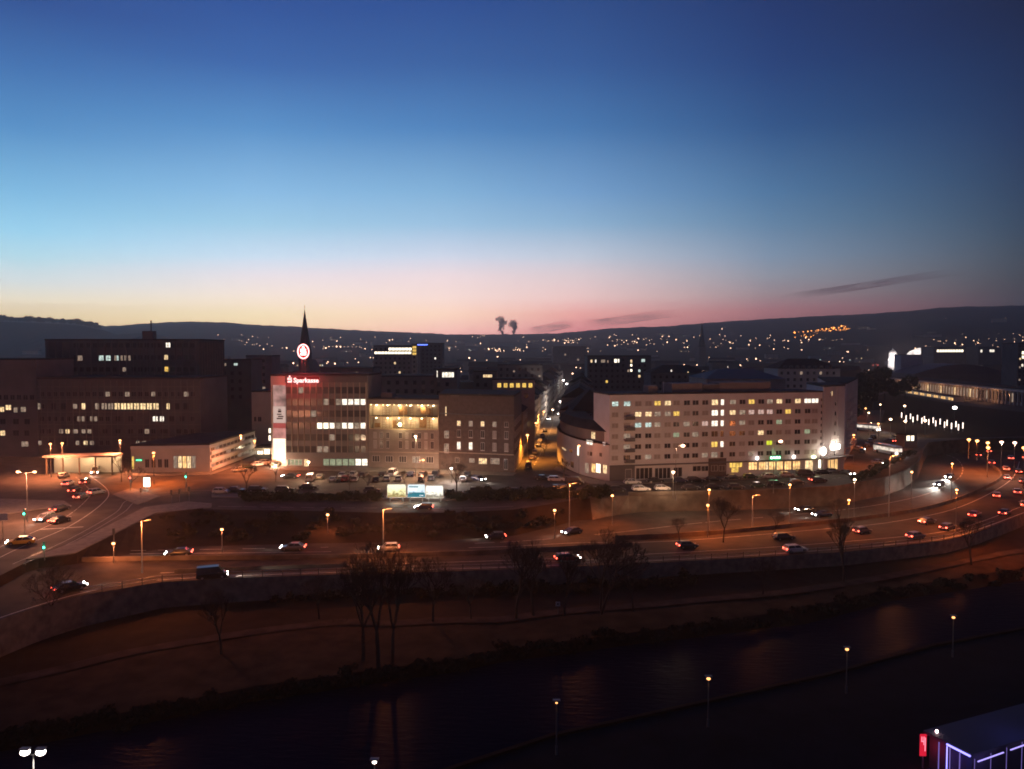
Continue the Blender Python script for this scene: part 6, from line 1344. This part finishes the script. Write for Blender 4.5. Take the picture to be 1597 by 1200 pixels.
wl_ = [(816, 526), (818, 530), (740, 537), (890, 531), (884, 531.5), (895, 531), (960, 529), (966, 529), (970, 531), (977, 531.5), (986, 533), (987, 532), (1004, 529.5), (949, 531), (955, 532), (1126, 513), (1033, 525), (1037, 528), (1223, 542), (1229, 544), (1182, 552), (1170, 532), (1290, 543), (1387, 530), (1392, 538), (1469, 519.5), (1489, 535.5), (1475, 497), (1568, 496), (1348, 534)] + \
      [(1501 + i * 4, 522 + .02 * i) for i in range(10)] + [(1546, 522), (1557, 521), (1566, 522), (1580, 521), (1592, 527), (1598, 527)] + [(513 + i * 6, 541) for i in range(9)] + [(505, 541), (508, 543), (491, 556), (500, 557), (514, 556), (440, 543), (447, 543), (424, 554), (430, 560), (449, 560), (389, 561), (612, 530), (618, 530), (606, 530), (46, 509), (190, 521)]
lights('distant_lights', wl_, (1, .78, .62), 7, .7)
sc = [(rr.uniform(340, 1597), 522 + 50 * rr.random() ** 1.6) for _ in range(330)]; sc = [q for q in sc if q[1] > curve_at(PROF, q[0]) + 8]
lights('distant_lights', sc, (1, .50, .27), 4, .5)
sc = [(rr.uniform(340, 1330), 552 + 40 * rr.random()) for _ in range(150)]; lights('distant_lights', sc, (1, .60, .36), 4.0, .75, 15.0)
sc = [(rr.uniform(900, 1597), 528 + 60 * rr.random() ** 1.3) for _ in range(240)]; lights('distant_lights', [q for q in sc if not (1380 < q[0] and q[1] > 560)], (1, .56, .40), 4.5, .55)
lights('traffic_lights_far', [(1300 + rr.random() * 70, 556 + rr.random() * 14) for _ in range(34)], (1, .16, .12), 5, .6)
# ------------------------------------------------------------------ thin evening clouds
def cloud(u0, v0, u1, v1, thick, label, dens=.75):
    D = 14000; a = at_depth(u0, v0, D); b2 = at_depth(u1, v1, D); o = (a + b2) / 2; l = (b2 - a).length; w = thick / FPX * D * 2
    mb = MB(); nx, ny = 60, 8; d = (b2 - a).normalized(); upv = Vector((0, 0, 1)); vs_ = []
    for j in range(ny + 1):
        for i in range(nx + 1):
            s = i / nx - .5; t = j / ny - .5; q = d * (s * l) + upv * (t * w) + Vector((0, 400 * math.cos(t * PI), 0)); q.z += 25 * math.sin(s * 5); vs_.append(q)
    mb.add(vs_, [(j * (nx + 1) + i, j * (nx + 1) + i + 1, (j + 1) * (nx + 1) + i + 1, (j + 1) * (nx + 1) + i) for j in range(ny) for i in range(nx)])
    m = bpy.data.materials.new('thin_cloud'); m.use_nodes = True; t = m.node_tree; t.nodes.clear(); out = t.nodes.new('ShaderNodeOutputMaterial'); df = t.nodes.new('ShaderNodeBsdfDiffuse'); df.inputs[0].default_value = (.30, .20, .26, 1)
    tl_ = t.nodes.new('ShaderNodeBsdfTranslucent'); tl_.inputs[0].default_value = (.16, .09, .12, 1); ad_ = t.nodes.new('ShaderNodeAddShader'); t.links.new(df.outputs[0], ad_.inputs[0]); t.links.new(tl_.outputs[0], ad_.inputs[1])
    tr = t.nodes.new('ShaderNodeBsdfTransparent'); mx = t.nodes.new('ShaderNodeMixShader'); c = t.nodes.new('ShaderNodeTexCoord'); mp = t.nodes.new('ShaderNodeMapping'); mp.inputs['Scale'].default_value = (.0007, .001, .006); n = t.nodes.new('ShaderNodeTexNoise'); n.inputs['Scale'].default_value = 1.0; n.inputs['Detail'].default_value = 6
    t.links.new(c.outputs['Object'], mp.inputs[0]); t.links.new(mp.outputs[0], n.inputs[0])
    s = t.nodes.new('ShaderNodeVectorMath'); s.operation = 'MULTIPLY'; s.inputs[1].default_value = (2 / l, 0, 0); t.links.new(c.outputs['Generated'], s.inputs[0])
    sp_ = t.nodes.new('ShaderNodeSeparateXYZ'); t.links.new(c.outputs['Generated'], sp_.inputs[0])
    def hump(k):
        a_ = t.nodes.new('ShaderNodeMath'); a_.operation = 'SUBTRACT'; a_.inputs[1].default_value = .5; t.links.new(sp_.outputs[k], a_.inputs[0]); b_ = t.nodes.new('ShaderNodeMath'); b_.operation = 'ABSOLUTE'; t.links.new(a_.outputs[0], b_.inputs[0])
        r_ = t.nodes.new('ShaderNodeMapRange'); r_.interpolation_type = 'SMOOTHSTEP'; r_.inputs[1].default_value = .5 if k == 0 else .5; r_.inputs[2].default_value = 0.25 if k == 0 else .0; t.links.new(b_.outputs[0], r_.inputs[0]); return r_
    hx = hump(0); hz = hump(2); m1 = t.nodes.new('ShaderNodeMath'); m1.operation = 'MULTIPLY'; t.links.new(hx.outputs[0], m1.inputs[0]); t.links.new(hz.outputs[0], m1.inputs[1])
    nr_ = t.nodes.new('ShaderNodeMapRange'); nr_.inputs[1].default_value = .2; nr_.inputs[2].default_value = .6; nr_.inputs[3].default_value = 0; nr_.inputs[4].default_value = dens; t.links.new(n.outputs[0], nr_.inputs[0])
    m2_ = t.nodes.new('ShaderNodeMath'); m2_.operation = 'MULTIPLY'; t.links.new(m1.outputs[0], m2_.inputs[0]); t.links.new(nr_.outputs[0], m2_.inputs[1]); t.links.new(m2_.outputs[0], mx.inputs[0]); t.links.new(tr.outputs[0], mx.inputs[1]); t.links.new(ad_.outputs[0], mx.inputs[2]); t.links.new(mx.outputs[0], out.inputs[0])
    ob = mb.build('cloud', m, None, o); tag(ob, label, 'cloud', 'thin evening clouds')
cloud(1205, 464, 1540, 420, 5.5, 'long thin dark cloud streak high above the right-hand hills', .65)
cloud(905, 505, 1075, 488, 7, 'faint thin cloud streak low over the centre-right horizon', .6); cloud(820, 516, 905, 505, 7, 'short faint smoky cloud just right of the steam plumes', .7)
# ------------------------------------------------------------------ neon-lit pavilion on the near quay
px0 = P(1440, 1140, -1.5); px1 = P(1515, 1178, -1.5); 
pv = thing('quay_pavilion', 'flat-roofed quay pavilion edged with blue neon at the bottom right corner', 'building', (px0.x, px0.y, -5))
d_ = Vector((px1.x - px0.x, px1.y - px0.y, 0)); Ld = d_.length; d_.normalize(); nn = Vector((-d_.y, d_.x, 0)); dep = 20.0
MN = emit('blue_neon', (.25, .22, 1.0), 3.2); MNf = emit('blue_neon_soft', (.35, .25, .9), .5)
def q(a, b2, z): v = d_ * a + nn * b2; return (v.x, v.y, z)
mb = MB(); mb.add([q(0, 0, 3.3), q(Ld, 0, 3.3), q(Ld, dep, 3.3), q(0, dep, 3.3), q(0, 0, 3.55), q(Ld, 0, 3.55), q(Ld, dep, 3.55), q(0, dep, 3.55)], [(0, 3, 2, 1), (4, 5, 6, 7), (0, 1, 5, 4), (1, 2, 6, 5), (2, 3, 7, 6), (3, 0, 4, 7)]); mb.build('roof', mat('pavilion_roof', (.05, .05, .07), .7), pv)
mb = MB(); mb.add([q(.3, .5, 0), q(Ld - .3, .5, 0), q(Ld - .3, dep - .3, 0), q(.3, dep - .3, 0), q(.3, .5, 3.29), q(Ld - .3, .5, 3.29), q(Ld - .3, dep - .3, 3.29), q(.3, dep - .3, 3.29)], [(0, 1, 5, 4), (1, 2, 6, 5), (2, 3, 7, 6), (3, 0, 4, 7)]); mb.build('wall', mat('pavilion_wall', (.05, .045, .06), .7), pv)
for k, a in enumerate((.35, .52, .58, .78)): mb = MB(); mb.bar(q(a * Ld, -.05, 0.6), q(a * Ld, -.05, 3.2), .05); mb.build('post', MNf if k != 1 else MN, pv)
mb = MB(); mb.bar(q(Ld * .52, -.1, 3.4), q(Ld * .99, -.1, 3.4), .09); mb.build('neon_strip', MN, pv)
light('bulb', (.15, .12, 1), 45, q(Ld * .75, -1.0, 2.6), pv, .3); light('bulb', (.15, .15, 1), 60, q(Ld * .8, 7, 6.2), pv, .5)  # second bulb hangs free above the roof, added to tint it blue
rs = thing('red_sign', 'small red glowing sign panel at the left corner of the quay pavilion', 'sign', (px0.x, px0.y, -5) if False else Vector((px0.x - .15, px0.y - .3, -5)))
mb = MB(); mb.box(-.3, .3, -.05, .05, 1.2, 3.3); mb.build('panel', emit('red_panel', (1, .02, .06), .7), rs); mb = MB(); mb.box(-.2, -.13, -.09, -.05, 2.6, 3.1); mb.box(-.2, .05, -.09, -.05, 2.6, 2.68); mb.box(.0, .06, -.09, -.05, 2.3, 3.1); mb.box(.13, .2, -.09, -.05, 1.7, 3.0); mb.build('lettering', emit('red_strokes', (1, .25, .35), 1.6), rs); mb = MB(); mb.box(-.05, .05, -.04, .04, 0, 1.2); mb.build('post', M_pole, rs); light('bulb', (1, .02, .08), 40, (0, -.8, 2.2), rs)
pp = P(1461, 1141, -1.3); wl2 = thing('wall_lamp', 'small pinkish white lamp on the roof edge of the quay pavilion', 'lamp', pp); mb = MB(); mb.ball((0, 0, 0), .14, 8, 5); mb.build('lamp_head', emit('pink_lamp', (1, .6, .6), 14), wl2); mb = MB(); mb.bar((0, 0, -.5), (0, 0, 0), .03); mb.build('bracket', M_pole, wl2)
a = P(1520, 1190, -1.95); b2 = P(1640, 1147, -1.95); tr_ = thing('terrace_railing', 'terrace railing with broken blue neon tubes along its top at the bottom right', 'railing', a)
v_ = b2 - a
for s0, s1 in ((0.04, .36), (.45, .95)): mb = MB(); mb.bar(v_ * s0, v_ * s1, .055); mb.build('neon_tube', emit('violet_neon', (.42, .34, 1), 1.6), tr_)
for s0 in (0, .2, .4, .6, .8): mb = MB(); mb.bar(v_ * s0 + Vector((0, 0, -3.05)), v_ * s0 + Vector((0, 0, .35)), .025); mb.build('post', MNf, tr_)
light('bulb', (.3, .2, 1), 25, v_ * .2 + Vector((0, -.6, -.6)), tr_); 
mb = MB(); t0 = P(1560, 1205, -4.9); mb.add([t0, P(1700, 1150, -4.9), P(1800, 1230, -4.9), P(1600, 1260, -4.9)], [(0, 1, 2, 3)]); tag(mb.build('terrace', mat('terrace_deck', (.3, .24, .28), .8)), kind='structure')
# ------------------------------------------------------------------ haze
HAZE = True
if HAZE:
    mb = MB(); mb.box(-6500, 6500, -900, 5650, -12.5, HZT); hz = mb.build('haze', None); hz.data.materials.clear()
    m = bpy.data.materials.new('evening_haze'); m.use_nodes = True; t = m.node_tree; t.nodes.clear(); o = t.nodes.new('ShaderNodeOutputMaterial'); v = t.nodes.new('ShaderNodeVolumePrincipled')
    v.inputs['Color'].default_value = (1.0, .84, .81, 1); v.inputs['Density'].default_value = HZD; v.inputs['Anisotropy'].default_value = 0.7; t.links.new(v.outputs[0], o.inputs['Volume']); hz.data.materials.append(m); tag(hz, kind='stuff')
